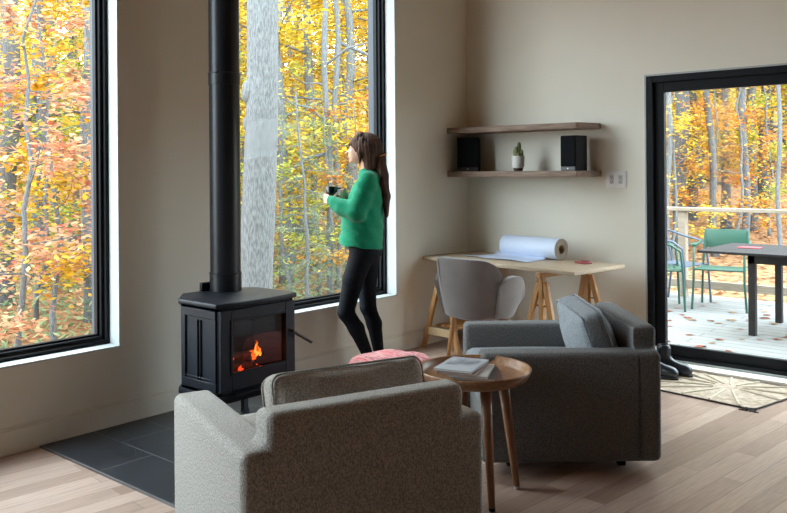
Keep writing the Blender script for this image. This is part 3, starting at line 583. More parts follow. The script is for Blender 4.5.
# ------------------------------------------------------------------ desk
DR = R(-7.0); DO = Vector((.008, -.652, 0)); DM = Matrix.Translation(DO) @ Matrix.Rotation(DR, 4, 'Z'); DZT = .735
tagd = empty('desk_board', (DO.x, DO.y, 0), DR, 'long pale wooden desk board laid on two trestles in the corner', 'desk')
b = B(); box(b, (0, 0, DZT - .028), (1.500, .63, DZT), .003, 2); obj('board', b, DESKW, tagd)
def trestle(x0, label):
    p = DM @ Vector((x0, 0, 0)); root = empty('desk_trestle', p, DR, label, 'trestle', 'adjustable pine trestles')
    for y, s in ((.0, -1), (.555, 1)):
        for sx in (-1, 1):
            b = B(); bar(b, (sx * .19, y + s * .045, 0), (sx * .028, y, .64), .04, .028); obj('leg', b, PINE, root)
        b = B(); box(b, (-.155, y + s * .035 - .012, .115), (.155, y + s * .035 + .012, .175), .002, 1); obj('lower_rail', b, mat('light_pine', (.62, .46, .27), .5, 0, (.54, .38, .2), 6, (10, 1, 10)) if y < .1 and x0 < 1 else PINE, root)
        b = B(); box(b, (-.018, y - .022, .36), (.018, y + .022, .676), .002, 1); obj('adjuster_post', b, PINE, root)
        b = B(); box(b, (-.05, y - .017, .575), (.05, y + .017, .625), .002, 1); obj('cross_block', b, PINE, root)
        b = B(); tube(b, [(-.06, y, .47), (.06, y, .47)], .007, 8); obj('dowel', b, PINE, root)
    b = B(); box(b, (-.022, -.05, .672), (.022, .61, .707), .003, 1); obj('top_beam', b, PINE, root)
    b = B()
    for k in range(5): box(b, (-.12 + k * .052, .03, .176), (-.12 + k * .052 + .034, .57, .188), .001, 1)
    obj('lower_shelf', b, PINE, root)
trestle(.245, 'left of two pine desk trestles, beside the window wall'); trestle(1.225, 'right of two pine desk trestles, behind the grey cushion')
PAPERM = mat('blue_white_paper', (.60, .68, .84), .6, 0, (.64, .71, .86), 3)
root = empty('paper_roll', (.775, -.19, DZT + .083), R(-9), 'large roll of white paper lying at the back of the desk', 'paper roll')
Mx = mx((0, 0, 0), (0, R(90), 0))
b = B(); lathe(b, [(.040, -.288), (.081, -.288), (.083, -.286), (.083, .286), (.081, .288), (.040, .288), (.040, -.288)], 48, Mx); obj('rolled_paper', b, PAPERM, root)
CARD = mat('brown_cardboard', (.38, .26, .17), .8, 0, (.44, .31, .21), 30)
b = B(); lathe(b, [(.033, -.291), (.040, -.291), (.040, .291), (.033, .291), (.033, -.291)], 36, Mx); obj('cardboard_core', b, CARD, root)
b = B(); lathe(b, [(.0405, .2882), (.0835, .2882), (.0835, .2895), (.0405, .2895), (.0405, .2882)], 48, Mx); obj('roll_end', b, mat('paper_edges', (.42, .36, .30), .8, 0, (.36, .31, .26), 40), root)
t = B(); sh = []; nx, ny = 14, 12
for i in range(nx + 1):
    row = []
    for j in range(ny + 1):
        u = i / nx; v = j / ny; near = Vector((.27 + .68 * u, -.465 - .115 * u)); far = Vector((.42 + .53 * u, -.175 - .08 * u)); p = far.lerp(near, v)
        lift = .002 + .014 * max(0, (v - .75) / .25) ** 2 * (.3 + .7 * sin(u * 5 + 1) ** 2) + .03 * max(0, (.12 - v) / .12) ** 2
        row.append(t.verts.new((p.x, p.y, DZT + lift)))
    sh.append(row)
for i in range(nx):
    for j in range(ny): t.faces.new((sh[i][j], sh[i + 1][j], sh[i + 1][j + 1], sh[i][j + 1]))
o = obj('paper_sheet', t, PAPERM, None, True); mods(o, ('SOLIDIFY', dict(thickness=.0008, offset=1))); tag(o, 'large white paper sheet unrolled flat across the desk', 'paper')
b = B(); M = mx((1.30, -.335, DZT + .001), (0, 0, R(-25))); box(b, (-.065, -.035, 0), (.065, .035, .012), .004, 2, M); box(b, (.0, -.02, .012), (.05, .025, .022), .003, 1, M); tag(obj('red_case', b, mat('dark_red_plastic', (.35, .05, .055), .4, 0, (.28, .04, .045), 9)), 'small dark red case lying on the right end of the desk', 'case')

# ------------------------------------------------------------------ upholstered desk chair
def tub_chair(loc, rz):
    root = empty('desk_chair', loc, rz, 'grey velvet shell desk chair with wooden legs pushed up to the desk', 'chair')
    def shellpart(name, a0, a1, top, bot, rx, ry, th, flare=.10, cx=0):
        t = B(); n = 48; rows = 16; g = []
        for i in range(n + 1):
            a = a0 + (a1 - a0) * i / n; row = []
            zt = top(a); zb = bot(a)
            for j in range(rows + 1):
                v = j / rows; z = zb + (zt - zb) * v; k = 1 - flare * (1 - v) ** 1.6
                row.append(t.verts.new((cx + sin(a) * rx * k, -cos(a) * ry * k, z)))
            g.append(row)
        for i in range(n):
            for j in range(rows): t.faces.new((g[i][j], g[i + 1][j], g[i + 1][j + 1], g[i][j + 1]))
        o = obj(name, t, VELVET, root, True); mods(o, ('SOLIDIFY', dict(thickness=th, offset=0)), ('BEVEL', dict(width=th * .42, segments=4, limit_method='ANGLE', angle_limit=R(50)))); return o
    sm = lambda x: max(0.0, min(1.0, x)) ** 2 * (3 - 2 * max(0.0, min(1.0, x)))
    shellpart('backrest', R(-72), R(72), lambda a: .850 - .015 * (a / R(72)) ** 2 - .10 * (abs(a) / R(72)) ** 7, lambda a: .445 + .05 * (abs(a) / R(72)) ** 6, .272, .25, .055, .22)
    for s in (-1, 1):
        shellpart('side_wing', s * R(66), s * R(124), lambda a: .730 - .16 * abs((abs(a) - R(90)) / R(34)) ** 2.6, lambda a: .455 + .07 * max(0, (abs(a) - R(86)) / R(38)) ** 2, .305, .285, .05, .20)
    b = B(); lathe(b, [(0, .42), (.16, .42), (.205, .44), (.22, .47), (.20, .50), (0, .51)], 40); t = b
    for v in t.verts: v.co.y = v.co.y * 1.02 + .015
    obj('seat', t, VELVET, root, True)
    for sx in (-1, 1):
        for sy in (-1, 1):
            b = B(); tube(b, [(sx * .12, sy * .12, .43), (sx * .16, sy * .17, 0)], [.021, .012], 12); obj('leg', b, PINE if sx < 0 else LEGW, root)
    b = B(); a = R(-30)
    tube(b, [(sin(a) * .3020 * (1 - .24 * (1 - v) ** 1.6), -cos(a) * .2800 * (1 - .24 * (1 - v) ** 1.6), .46 + .37 * v) for v in np.linspace(0, 1, 12)], .0035, 6); obj('seam_piping', b, mat('seam_grey', (.16, .145, .14), .9), root)
    return root
tub_chair((.965, -1.22, 0), R(-5))
b = B(); tube(b, [(.60, -1.33, .011), (1.18, -1.62, .23)], .010, 10); lathe(b, [(0, 0), (.014, 0), (.014, .02), (0, .02)], 10, mx((.600, -1.33, 0))); tag(obj('metal_rod', b, BLK), 'thin black metal rod slanting up from the floor below the desk chair', 'rod')

# ------------------------------------------------------------------ armchairs
def puff(bm_obj, strength=.012, scale=.35, seed=0):
    tex = bpy.data.textures.new('cushion_softness', 'CLOUDS'); tex.noise_scale = scale; tex.noise_depth = 1
    m = bm_obj.modifiers.new('softness', 'DISPLACE'); m.texture = tex; m.strength = strength; m.mid_level = .5; m.texture_coords = 'LOCAL'; return bm_obj
def cushion(bm, lo, hi, edge=.05, bulge=.03, n=14, M=None, pinch=.6):    # pillow: box grid swelling to its middle
    t = B(); c = [(lo[i] + hi[i]) / 2 for i in range(3)]; h = [(hi[i] - lo[i]) / 2 for i in range(3)]
    bmesh.ops.create_cube(t, size=2); bmesh.ops.subdivide_edges(t, edges=t.edges, cuts=n, use_grid_fill=True)
    thin = min(range(3), key=lambda i: h[i]); o = [i for i in range(3) if i != thin]
    for v in t.verts:
        p = list(v.co); q = [p[i] * h[i] for i in range(3)]
        # rounded box
        inner = [max(-(h[i] - edge), min(h[i] - edge, q[i])) for i in range(3)]; d = Vector([q[i] - inner[i] for i in range(3)])
        if d.length > 1e-9: d = d.normalized() * edge
        q = [inner[i] + d[i] for i in range(3)]
        a, e = q[o[0]] / h[o[0]], q[o[1]] / h[o[1]]; k = (1 - a * a) * (1 - e * e)
        q[thin] += math.copysign(1, q[thin]) * bulge * k * min(1, abs(q[thin]) / h[thin] * 1.2)
        v.co = Vector([q[i] + c[i] for i in range(3)])
    bmesh.ops.recalc_face_normals(t, faces=t.faces); merge(bm, t, M)
def armchair(loc, rz, W, D, label, m, mp, cush):
    root = empty('armchair', loc, rz, label, 'armchair')
    W /= 2; D /= 2; ZA = .578; RB = .032
    for sx in (-1, 1):
        t = B(); bmesh.ops.create_cube(t, size=1); x0, x1 = sorted((sx * .300, sx * W)); y0, y1 = -D + .10, D
        for v in t.verts: v.co = Vector((x0 if v.co.x < 0 else x1, y0 if v.co.y < 0 else y1, .055 if v.co.z < 0 else ZA - .001))
        ed = [e for e in t.edges if not all(abs(v.co.y - y0) < 1e-5 for v in e.verts)]
        bmesh.ops.bevel(t, geom=ed, offset=RB, segments=6, profile=.5, affect='EDGES'); obj('arm', t, m, root, 60)
    pts = [(-W, .055), (W, .055), (W, ZA), (.368, ZA), (.368, .690), (-.368, .690), (-.368, ZA), (-W, ZA)]
    t = B(); f = t.faces.new([t.verts.new((x, -D + .115, z)) for x, z in pts]); r_ = bmesh.ops.extrude_face_region(t, geom=[f])
    for v in r_['geom']:
        if isinstance(v, bmesh.types.BMVert): v.co.y = -D
    bmesh.ops.recalc_face_normals(t, faces=t.faces)
    front = lambda v: abs(v.co.y + D - .115) < 1e-5
    ed = [e for e in t.edges if not all(front(v) for v in e.verts) or all(abs(v.co.z - .69) < 1e-5 for v in e.verts)]
    bmesh.ops.bevel(t, geom=ed, offset=RB, segments=6, profile=.5, affect='EDGES', clamp_overlap=True); obj('back_panel', t, m, root, 60)
    b = B(); box(b, (-.305, -D + .1, .07), (.305, D - .025, .30), .02, 3); obj('seat_base', b, m, root, 60)
    b = B(); cushion(b, (-.298, -.20, .295), (.298, D + .003, .455), .045, .02); obj('seat_cushion', b, mp, root, True)
    hz = mx((0, -D + .232, .530), (R(-18), 0, 0))
    b = B(); cushion(b, (cush[0], -.058, -.15), (cush[1], .058, .215), .042, .062, 30, hz)
    o = obj('back_cushion', b, mp, root, True); puff(o, .010, .09)
    b = B()
    x0, x1, zt = cush[0] + .004, cush[1] - .004, .211; rc = .038
    for yy in (-.050, .050):
        pp = [(x0, yy, -.13), (x0, yy, zt - rc)] + [(x0 + rc - rc * cos(a), yy, zt - rc + rc * sin(a)) for a in np.linspace(.25, pi / 2, 5)] + [(x1 - rc + rc * sin(a), yy, zt - rc + rc * cos(a)) for a in np.linspace(0, 1.35, 5)] + [(x1, yy, zt - rc), (x1, yy, -.13)]
        tube(b, pp, .004, 6, M=hz)
    obj('piping', b, mp, o)
    for sx in (-1, 1):
        for sy in (-1, 1):
            b = B(); box(b, (sx * .30 - .02, sy * .27 - .02, 0), (sx * .30 + .02, sy * .27 + .02, .07), .003, 1); obj('foot', b, BLK, root)
    return root
armchair((2.034, -3.772, 0), 1.2234, .909, .836, 'oatmeal grey armchair seen from behind, facing the wood stove', SOFA1, SOFA1P, (-.27, .335))
armchair((2.066, -2.120, 0), 2.2971, .885, .860, 'dark blue-grey armchair seen from the side, behind the round wooden table', SOFA2, SOFA2P, (-.31, .31))

# ------------------------------------------------------------------ round side table and magazines
TC = Vector((2.135, -2.925, 0))
root = empty('side_table', TC, R(12), 'round walnut-coloured tray-top side table between the two armchairs', 'table')
b = B(); lathe(b, [(0, .508), (.16, .508), (.215, .512), (.236, .524), (.250, .548), (.254, .562), (.251, .566), (.244, .563), (.234, .546), (.222, .534), (.20, .530), (0, .529)], 72); obj('tray_top', b, TABLEW, root, True)
for k in range(4):
    a = R(-46 + 90 * k); b = B(); tube(b, [(.135 * cos(a), .135 * sin(a), .512), (.200 * cos(a), .200 * sin(a), .016)], [.026, .014], 16); lg = obj('leg', b, LEGW, root, True)
    b = B(); tube(b, [(.200 * cos(a), .200 * sin(a), .016), (.202 * cos(a), .202 * sin(a), .002)], [.0145, .013], 16); obj('foot_cap', b, mat('foot_cap', (.5, .5, .5), .3, .8) if k else bpy.data.materials['matte_black_plastic'], lg)
ux = Vector((-.58, .80, 0)).normalized()
def magazine(cx, cy, z, w, h, th, rz, cov, label, pic=None, pages=(.62, .60, .56)):
    root = empty('magazine', (cx, cy, z), R(rz), label, 'magazine', 'magazines on the side table')
    b = B(); box(b, (-w / 2 + .002, -h / 2 + .002, .0012), (w / 2 - .003, h / 2 - .002, th - .0012)); obj('pages', b, mat('magazine_pages', pages, .8, 0, tuple(c * .8 for c in pages), 4, (1, 1, 200)), root, False)
    b = B(); box(b, (-w / 2, -h / 2, 0), (w / 2, h / 2, .0014)); box(b, (-w / 2, -h / 2, th - .0014), (w / 2, h / 2, th)); box(b, (-w / 2, -h / 2, 0), (-w / 2 + .0016, h / 2, th)); obj('cover', b, cov, root, False)
    if pic: b = B(); box(b, (-w * .38, -h * .12, th), (w * .36, h * .34, th + .0006)); obj('cover_picture', b, pic, root, False)
CV = [mat('brown_cover', (.20, .12, .10), .4), mat('white_cover', (.62, .62, .62), .35), mat('black_cover', (.05, .04, .045), .35), mat('wine_cover', (.16, .06, .06), .4), mat('pale_blue_cover', (.48, .52, .58), .22, 0, (.58, .61, .65), 5)]
PIC = mat('cover_photograph', (.22, .24, .27), .22, 0, (.66, .68, .70), 13, (1, .5, 1), detail=6)
z = .5305
mags = [(2.175, -2.925, 38, .012, 0, 'wine-coloured magazine at the bottom of the stack on the side table'), (2.165, -2.95, 30, .012, 2, 'black magazine second from the bottom of the stack on the side table'), (2.15, -2.965, 26, .010, 1, 'white-edged magazine in the middle of the stack on the side table'), (2.12, -2.985, 20, .012, 0, 'brown-edged magazine just under the topmost one on the side table')]
for i, (x, y, a, th, ci, lb) in enumerate(mags):
    magazine(x, y, z, .17, .235, th, a, CV[(3, 2, 1, 0)[i]], lb, pages=(.45, .36, .32) if i in (0, 3) else (.6, .6, .6)); z += th + .0006
magazine(2.11, -2.985, z, .175, .24, .009, 16, CV[4], 'topmost magazine with a pale blue picture cover on the side table', PIC)

# ------------------------------------------------------------------ pouf, mat, boots
PF = bpy.data.materials.new('pink_woven_stripes'); PF.use_nodes = True; N = PF.node_tree.nodes; L = PF.node_tree.links; bb = N['Principled BSDF']; bb.inputs['Roughness'].default_value = .9; bb.inputs['Specular IOR Level'].default_value = .2
tc = N.new('ShaderNodeTexCoord'); mp = N.new('ShaderNodeMapping'); mp.inputs['Scale'].default_value = (5, 34, 60); mp.inputs['Rotation'].default_value = (0, 0, -YAW); L.new(tc.outputs['Object'], mp.inputs[0])
nz = N.new('ShaderNodeTexNoise'); nz.inputs['Scale'].default_value = 1.0; nz.inputs['Detail'].default_value = 5; L.new(mp.outputs[0], nz.inputs['Vector'])
cr = N.new('ShaderNodeValToRGB'); cs = [(.30, (.62, .15, .16)), (.42, (.80, .24, .25)), (.50, (.85, .48, .46)), (.56, (.42, .13, .18)), (.62, (.86, .38, .34)), (.70, (.80, .68, .62))]
while len(cr.color_ramp.elements) < len(cs): cr.color_ramp.elements.new(.5)
for e, (p, c) in zip(cr.color_ramp.elements, cs): e.position = p; e.color = (*c, 1)
L.new(nz.outputs[0], cr.inputs[0]); L.new(cr.outputs[0], bb.inputs['Base Color'])
bp = N.new('ShaderNodeBump'); bp.inputs['Strength'].default_value = .5; bp.inputs['Distance'].default_value = .01; L.new(nz.outputs[0], bp.inputs['Height']); L.new(bp.outputs[0], bb.inputs['Normal'])
b = B(); lathe(b, [(0, .0), (.20, .0), (.235, .03), (.252, .10), (.256, .22), (.252, .33), (.232, .372), (.17, .390), (0, .396)], 60)
for v in b.verts: v.co.z += .006 * sin(v.co.x * 40) * (v.co.z / .39)
o = obj('pouf', b, PF, None, True); o.location = (1.20, -2.42, 0.0); tag(o, 'round pink and red woven pouf behind the oatmeal armchair', 'pouf')

MATM = bpy.data.materials.new('jute_weave'); MATM.use_nodes = True; N = MATM.node_tree.nodes; L = MATM.node_tree.links; bb = N['Principled BSDF']; bb.inputs['Roughness'].default_value = .95; bb.inputs['Specular IOR Level'].default_value = .1
tc = N.new('ShaderNodeTexCoord'); gr = N.new('ShaderNodeTexNoise'); gr.inputs['Scale'].default_value = 30; gr.inputs['Detail'].default_value = 6; L.new(tc.outputs['Object'], gr.inputs['Vector'])
cr = N.new('ShaderNodeValToRGB'); cr.color_ramp.elements[0].position = .35; cr.color_ramp.elements[1].position = .65; cr.color_ramp.elements[0].color = (.40, .305, .225, 1); cr.color_ramp.elements[1].color = (.62, .51, .40, 1)
L.new(gr.outputs[0], cr.inputs[0]); L.new(cr.outputs[0], bb.inputs['Base Color']); wv = N.new('ShaderNodeTexWave'); wv.inputs['Scale'].default_value = 60; L.new(tc.outputs['Object'], wv.inputs['Vector']); bp = N.new('ShaderNodeBump'); bp.inputs['Strength'].default_value = .6; bp.inputs['Distance'].default_value = .004; L.new(wv.outputs[0], bp.inputs['Height']); L.new(bp.outputs[0], bb.inputs['Normal'])
root = empty('door_mat', (2.345, -.485, 0), R(-1.0), 'cream woven jute mat with raised sunburst lines in front of the glass door', 'mat')
b = B(); prism(b, [(-.40, -.27), (.30, -.345), (.345, -.32), (.42, .05), (.40, .29), (.0, .315), (-.40, .30)], 0, .010, .003, 1); obj('weave', b, MATM, root)
CRM = mat('cream_cord', (.60, .53, .40), .9, 0, (.52, .45, .33), 40)
b = B(); c0 = Vector((.05, .07, .011))
for k, e in enumerate(((-.39, -.10), (-.33, -.26), (-.12, -.29), (.06, -.31), (.25, -.33), (.40, -.06), (.40, .12), (.34, .28), (.16, .30), (-.02, .30), (-.2, .29), (-.38, .26), (-.39, .10))):
    d = Vector((e[0], e[1], .011)); tube(b, [c0.lerp(d, .22), c0.lerp(d, .6) + Vector((0, 0, .001)), d], [.005, .009, .009], 6)
obj('sunburst_cord', b, CRM, root)
b = B(); ed = [(-.40, -.27), (.30, -.345), (.345, -.32), (.42, .05), (.40, .29), (.0, .315), (-.40, .30), (-.40, -.27)]
tube(b, [(x, y, .006) for x, y in ed], .006, 6); obj('dark_binding', b, mat('dark_binding', (.06, .045, .04), .9), root)
b = B()
for k in range(12): tube(b, [(.31 + rnd.uniform(-.03, .03), -.33, .008), (.32 + rnd.uniform(-.05, .05), -.365, .012), (.32 + rnd.uniform(-.06, .06), -.385, .003)], .003, 5)
obj('corner_tassel', b, bpy.data.materials['dark_binding'], root)

# ------------------------------------------------------------------ implicit-surface modeller for bodies, boots and hair
class Field:
    def __init__(s, lo, hi, h):
        s.lo = np.array(lo, float); s.h = h; s.n = np.ceil((np.array(hi) - s.lo) / h).astype(int) + 1; s.F = np.full(s.n, .06, np.float32)
    def _sub(s, lo, hi):
        a = np.clip(np.floor((lo - s.lo) / s.h).astype(int), 0, s.n - 1); b_ = np.clip(np.ceil((hi - s.lo) / s.h).astype(int) + 1, 1, s.n)
        sl = tuple(slice(a[i], b_[i]) for i in range(3)); ax = [s.lo[i] + s.h * np.arange(a[i], b_[i]) for i in range(3)]
        return sl, np.meshgrid(*ax, indexing='ij')
    def _mix(s, sl, d, k, sub=False):
        A = s.F[sl]
        if sub: d = -d; hh = np.clip(.5 - .5 * (A - d) / k, 0, 1); s.F[sl] = A * (1 - hh) + d * hh + k * hh * (1 - hh); return
        hh = np.clip(.5 + .5 * (d - A) / k, 0, 1); s.F[sl] = np.minimum(.06, d * (1 - hh) + A * hh - k * hh * (1 - hh))
    def cone(s, a, b_, ra, rb, k=.012, vs=1.0, sub=False):       # tapered capsule; vs widens it sideways
        a = np.array(a, float); b_ = np.array(b_, float); r = max(ra, rb) + k + .03; e = np.array([r, r * vs, r])
        sl, (X, Y, Z) = s._sub(np.minimum(a, b_) - e, np.maximum(a, b_) + e)
        cy = None; ab = b_ - a; abv = ab * np.array([1, 1 / vs, 1]); px, py, pz = X - a[0], (Y - a[1]) / vs, Z - a[2]
        t = np.clip((px * abv[0] + py * abv[1] + pz * abv[2]) / max(1e-9, (abv ** 2).sum()), 0, 1)
        d = np.sqrt((px - t * abv[0]) ** 2 + (py - t * abv[1]) ** 2 + (pz - t * abv[2]) ** 2) - (ra + (rb - ra) * t); s._mix(sl, d.astype(np.float32), k, sub)
    def ell(s, c, r, k=.012, rot=0.0, pit=0.0, sub=False):
        c = np.array(c, float); r = np.array(r, float); e = np.full(3, r.max() + k + .03); sl, (X, Y, Z) = s._sub(c - e, c + e); X = X - c[0]; Y = Y - c[1]; Z = Z - c[2]
        if rot: X, Y = X * cos(rot) + Y * sin(rot), -X * sin(rot) + Y * cos(rot)
        if pit: X, Z = X * cos(pit) - Z * sin(pit), X * sin(pit) + Z * cos(pit)
        q = np.sqrt((X / r[0]) ** 2 + (Y / r[1]) ** 2 + (Z / r[2]) ** 2); g = np.sqrt((X / r[0] ** 2) ** 2 + (Y / r[1] ** 2) ** 2 + (Z / r[2] ** 2) ** 2) + 1e-9
        s._mix(sl, (q * (q - 1) / g).astype(np.float32), k, sub)
    def cut(s, n, c, k=.006):                                    # keep the side where n.p > c
        sl, (X, Y, Z) = s._sub(s.lo, s.lo + s.h * s.n); s._mix(sl, (n[0] * X + n[1] * Y + n[2] * Z - c).astype(np.float32) * 1.0, k, True) if False else None
        d = (c - (n[0] * X + n[1] * Y + n[2] * Z)).astype(np.float32); s.F = np.maximum(s.F, d)
    def wobble(s, f, amp):
        sl, (X, Y, Z) = s._sub(s.lo, s.lo + s.h * s.n); s.F = s.F + (amp * f(X, Y, Z)).astype(np.float32)
    def mesh(s, name):
        F = s.F; S = F < 0; nx, ny, nz = F.shape; cnt = np.zeros((nx - 1, ny - 1, nz - 1), np.int16); acc = np.zeros((nx - 1, ny - 1, nz - 1, 3), np.float32)
        cross = []
        for ax in range(3):
            A = [slice(None)] * 3; C_ = [slice(None)] * 3; A[ax] = slice(0, -1); C_[ax] = slice(1, None); A = tuple(A); C_ = tuple(C_)
            cr_ = S[A] != S[C_]; i = np.argwhere(cr_); fa = F[A][cr_]; fb = F[C_][cr_]; t = fa / (fa - fb); p = i.astype(np.float32); p[:, ax] += t; cross.append((i, S[A][cr_]))
            o = [q for q in range(3) if q != ax]
            for da in (0, 1):
                for db in (0, 1):
                    c = i.copy(); c[:, o[0]] -= da; c[:, o[1]] -= db; ok = np.all((c >= 0) & (c < np.array(cnt.shape)), 1)
                    cc = tuple(c[ok].T); np.add.at(cnt, cc, 1); np.add.at(acc, cc, p[ok])
        act = cnt > 0; idx = np.full(cnt.shape, -1, np.int64); idx[act] = np.arange(act.sum()); V = acc[act] / cnt[act][:, None] * s.h + s.lo
        Q = []
        for ax in range(3):
            i, sg = cross[ax]; o = [(ax + 1) % 3, (ax + 2) % 3]; v = []
            for da, db in ((1, 1), (0, 1), (0, 0), (1, 0)):
                c = i.copy(); c[:, o[0]] -= da; c[:, o[1]] -= db; v.append(c)
            ok = np.all([np.all((c >= 0) & (c < np.array(cnt.shape)), 1) for c in v], 0)
            q = np.stack([idx[tuple(c[ok].T)] for c in v], 1); q[~sg[ok]] = q[~sg[ok]][:, ::-1]; Q.append(q)
        me = mesh_np(name, V, np.concatenate(Q)); return me
def smooth_link(name, F_, m, parent, it=3):
    o = link(name, F_.mesh(name), m, parent, True); mods(o, ('SMOOTH', dict(factor=.5, iterations=it))); return o

# boots
BOOTM = mat('black_rubber_boot', (.012, .016, .022), .28, 0, (.02, .026, .034), 12); BSOLE = mat('boot_sole', (.010, .010, .010), .7)
def boot(loc, rz, label):
    root = empty('ankle_boot', loc, rz, label, 'boot', 'pair of black ankle boots'); root.scale = (.88, .88, .88)
    f = Field((-.12, -.07, -.01), (.22, .07, .24), .006)
    f.cone((-.028, 0, .20), (-.03, 0, .08), .054, .054, .02, .85); f.cone((-.045, 0, .05), (.13, 0, .048), .048, .045, .03, .95); f.ell((.128, 0, .046), (.060, .047, .042), .02); f.cone((-.02, 0, .11), (.09, 0, .06), .04, .036, .03, .9)
    f.cone((-.03, 0, .24), (-.03, 0, .16), .035, .030, .004, .85, True); f.cut((0, 0, 1), .012); smooth_link('boot_upper', f, BOOTM, root, 2)
    b = B(); prism(b, [(-.09, -.025), (-.06, -.038), (.02, -.036), (.10, -.046), (.16, -.040), (.19, -.012), (.19, .012), (.16, .040), (.10, .046), (.02, .036), (-.06, .038), (-.09, .025)], 0, .016, .003, 1); box(b, (-.085, -.034, 0), (-.02, .034, .02)); obj('sole', b, BSOLE, root)
    b = B(); box(b, (-.088, -.006, .19), (-.078, .006, .222), .003, 1); box(b, (.013, -.006, .18), (.020, .006, .205), .002, 1); obj('pull_tab', b, mat('brown_tab', (.12, .08, .05), .8), root)
boot((1.955, -.36, .0105), R(14), 'black ankle boot on the jute mat, nearer the glass door of the pair'); boot((1.905, -.47, .0105), R(4), 'black ankle boot beside the blue-grey armchair, farther from the glass door')

# ------------------------------------------------------------------ the person at the window
PB = Vector((CAM.x, CAM.y, 0)) + FW * 5.92 + RT * (5.92 * (365 - 393.5) / FPX)
person = None
SKIN = mat('skin', (.62, .36, .26), .5, 0, (.66, .40, .30), 30, spec=.35); HA = R(12)
def hr(u, v, z): return (u * cos(HA) + v * sin(HA), -u * sin(HA) + v * cos(HA), z)     # turn the head a little towards the glass
near = [(-.02, -.085, .86), (-.140, -.088, .445), (.030, -.080, .10)]; far = [(.02, .085, .86), (.012, .075, .455), (.092, .07, .10)]
nsh, nel, nwr = (.022, -.165, 1.372), (-.060, -.215, 1.160), (-.225, -.105, 1.228); fsh, fel, fwr = (.060, .155, 1.372), (-.035, .215, 1.125), (-.150, .075, 1.245)
MU = (-.240, .0, 1.250)
f = Field((-.33, -.29, -.005), (.20, .29, 1.73), .0052)
f.ell(hr(.0, 0, 1.612), (.097, .075, .100), .02, -HA); f.ell(hr(-.050, 0, 1.554), (.064, .056, .062), .02, -HA); f.ell(hr(-.096, 0, 1.511), (.021, .022, .017), .015); f.ell(hr(-.082, 0, 1.585), (.030, .048, .055), .02, -HA)
f.cone(hr(-.102, 0, 1.602), hr(-.134, 0, 1.568), .0075, .0115, .006); f.ell(hr(-.118, 0, 1.543), (.011, .020, .0065), .005, -HA); f.ell(hr(-.114, 0, 1.531), (.011, .018, .0065), .005, -HA)
for s in (-1, 1):
    f.ell(hr(.005, s * .074, 1.590), (.018, .008, .030), .006); f.ell(hr(-.098, s * .03, 1.596), (.012, .016, .009), .008, sub=True); f.ell(hr(-.094, s * .03, 1.611), (.010, .020, .005), .008)
f.cone((.012, 0, 1.555), (.028, 0, 1.42), .050, .056, .03); f.ell((.035, 0, 1.385), (.075, .15, .05), .04); f.ell((.02, 0, 1.25), (.095, .135, .16), .04); f.ell((.0, 0, 1.05), (.085, .12, .14), .04); f.ell((-.01, 0, .90), (.105, .15, .10), .04)
for sh, el, wr in ((nsh, nel, nwr), (fsh, fel, fwr)): f.cone(sh, el, .043, .034, .03); f.cone(el, wr, .034, .022, .015)
for leg in (near, far): f.cone(leg[0], leg[1], .078, .048, .04); f.cone(leg[1], leg[2], .046, .030, .02); f.cone(leg[2], (leg[2][0] - .14, leg[2][1] + .03, .03), .030, .026, .02)
# near hand: palm below the cup, fingers around its window side
def around(a, r, z): return (MU[0] + r * cos(a), MU[1] + r * sin(a), z)
f.ell((-.242, -.064, 1.240), (.030, .020, .028), .012); f.cone(nwr, (-.242, -.068, 1.240), .022, .022, .012)
for q in range(4):
    z = 1.216 + q * .0178; a0, a1, a2 = R(-112), R(-165 - q * 2), R(-215 + abs(q - 1.5) * 9)
    f.cone(around(a0, .058, z), around(a1, .051, z + .002), .0092, .0086, .004); f.cone(around(a1, .051, z + .002), around(a2, .048, z + .003), .0086, .0072, .003)
f.cone((-.225, -.062, 1.240), around(R(-62), .053, 1.262), .011, .0095, .006); f.cone(around(R(-62), .053, 1.262), around(R(-42), .052, 1.284), .0092, .0078, .004)
# far hand: fingers through the handle
f.ell((-.150, .030, 1.275), (.024, .022, .032), .012); f.cone(fwr, (-.152, .036, 1.268), .022, .021, .012)
for q in range(4):
    z = 1.252 + q * .0175; f.cone((-.150, .016, z), (-.160, -.014, z), .0088, .0084, .004); f.cone((-.160, -.014, z), (-.178, -.012 + .002 * q, z), .0082, .0072, .003)
f.cone((-.152, .040, 1.296), (-.175, .034, 1.322), .0105, .0088, .006); f.cone((-.175, .034, 1.322), (-.196, .026, 1.326), .0088, .0074, .004)
person = smooth_link('person', f, SKIN, None, 2); person.location = PB; person.rotation_euler = (0, 0, YAW)
tag(person, 'person in green sweater and black leggings holding a dark mug, looking out of the window', 'person')
# eyes and mouth as small parts
for s in (-1, 1):
    b = B(); bmesh.ops.create_uvsphere(b, u_segments=12, v_segments=8, radius=.0115, matrix=Matrix.Translation(hr(-.088, s * .030, 1.597))); e = obj('eye', b, mat('eye_white', (.75, .73, .70), .3), person, True)
    b = B(); bmesh.ops.create_uvsphere(b, u_segments=10, v_segments=6, radius=.0058, matrix=Matrix.Translation(hr(-.0955, s * .030, 1.597))); obj('iris', b, mat('iris_brown', (.06, .035, .02), .2), e, True)
b = B(); bmesh.ops.create_uvsphere(b, u_segments=14, v_segments=8, radius=1, matrix=Matrix.Translation(hr(-.1195, 0, 1.537)) @ Matrix.Rotation(-HA, 4, 'Z') @ Matrix.Diagonal((.0105, .019, .0085, 1))); obj('lips', b, mat('lips', (.52, .20, .17), .45), person, True)
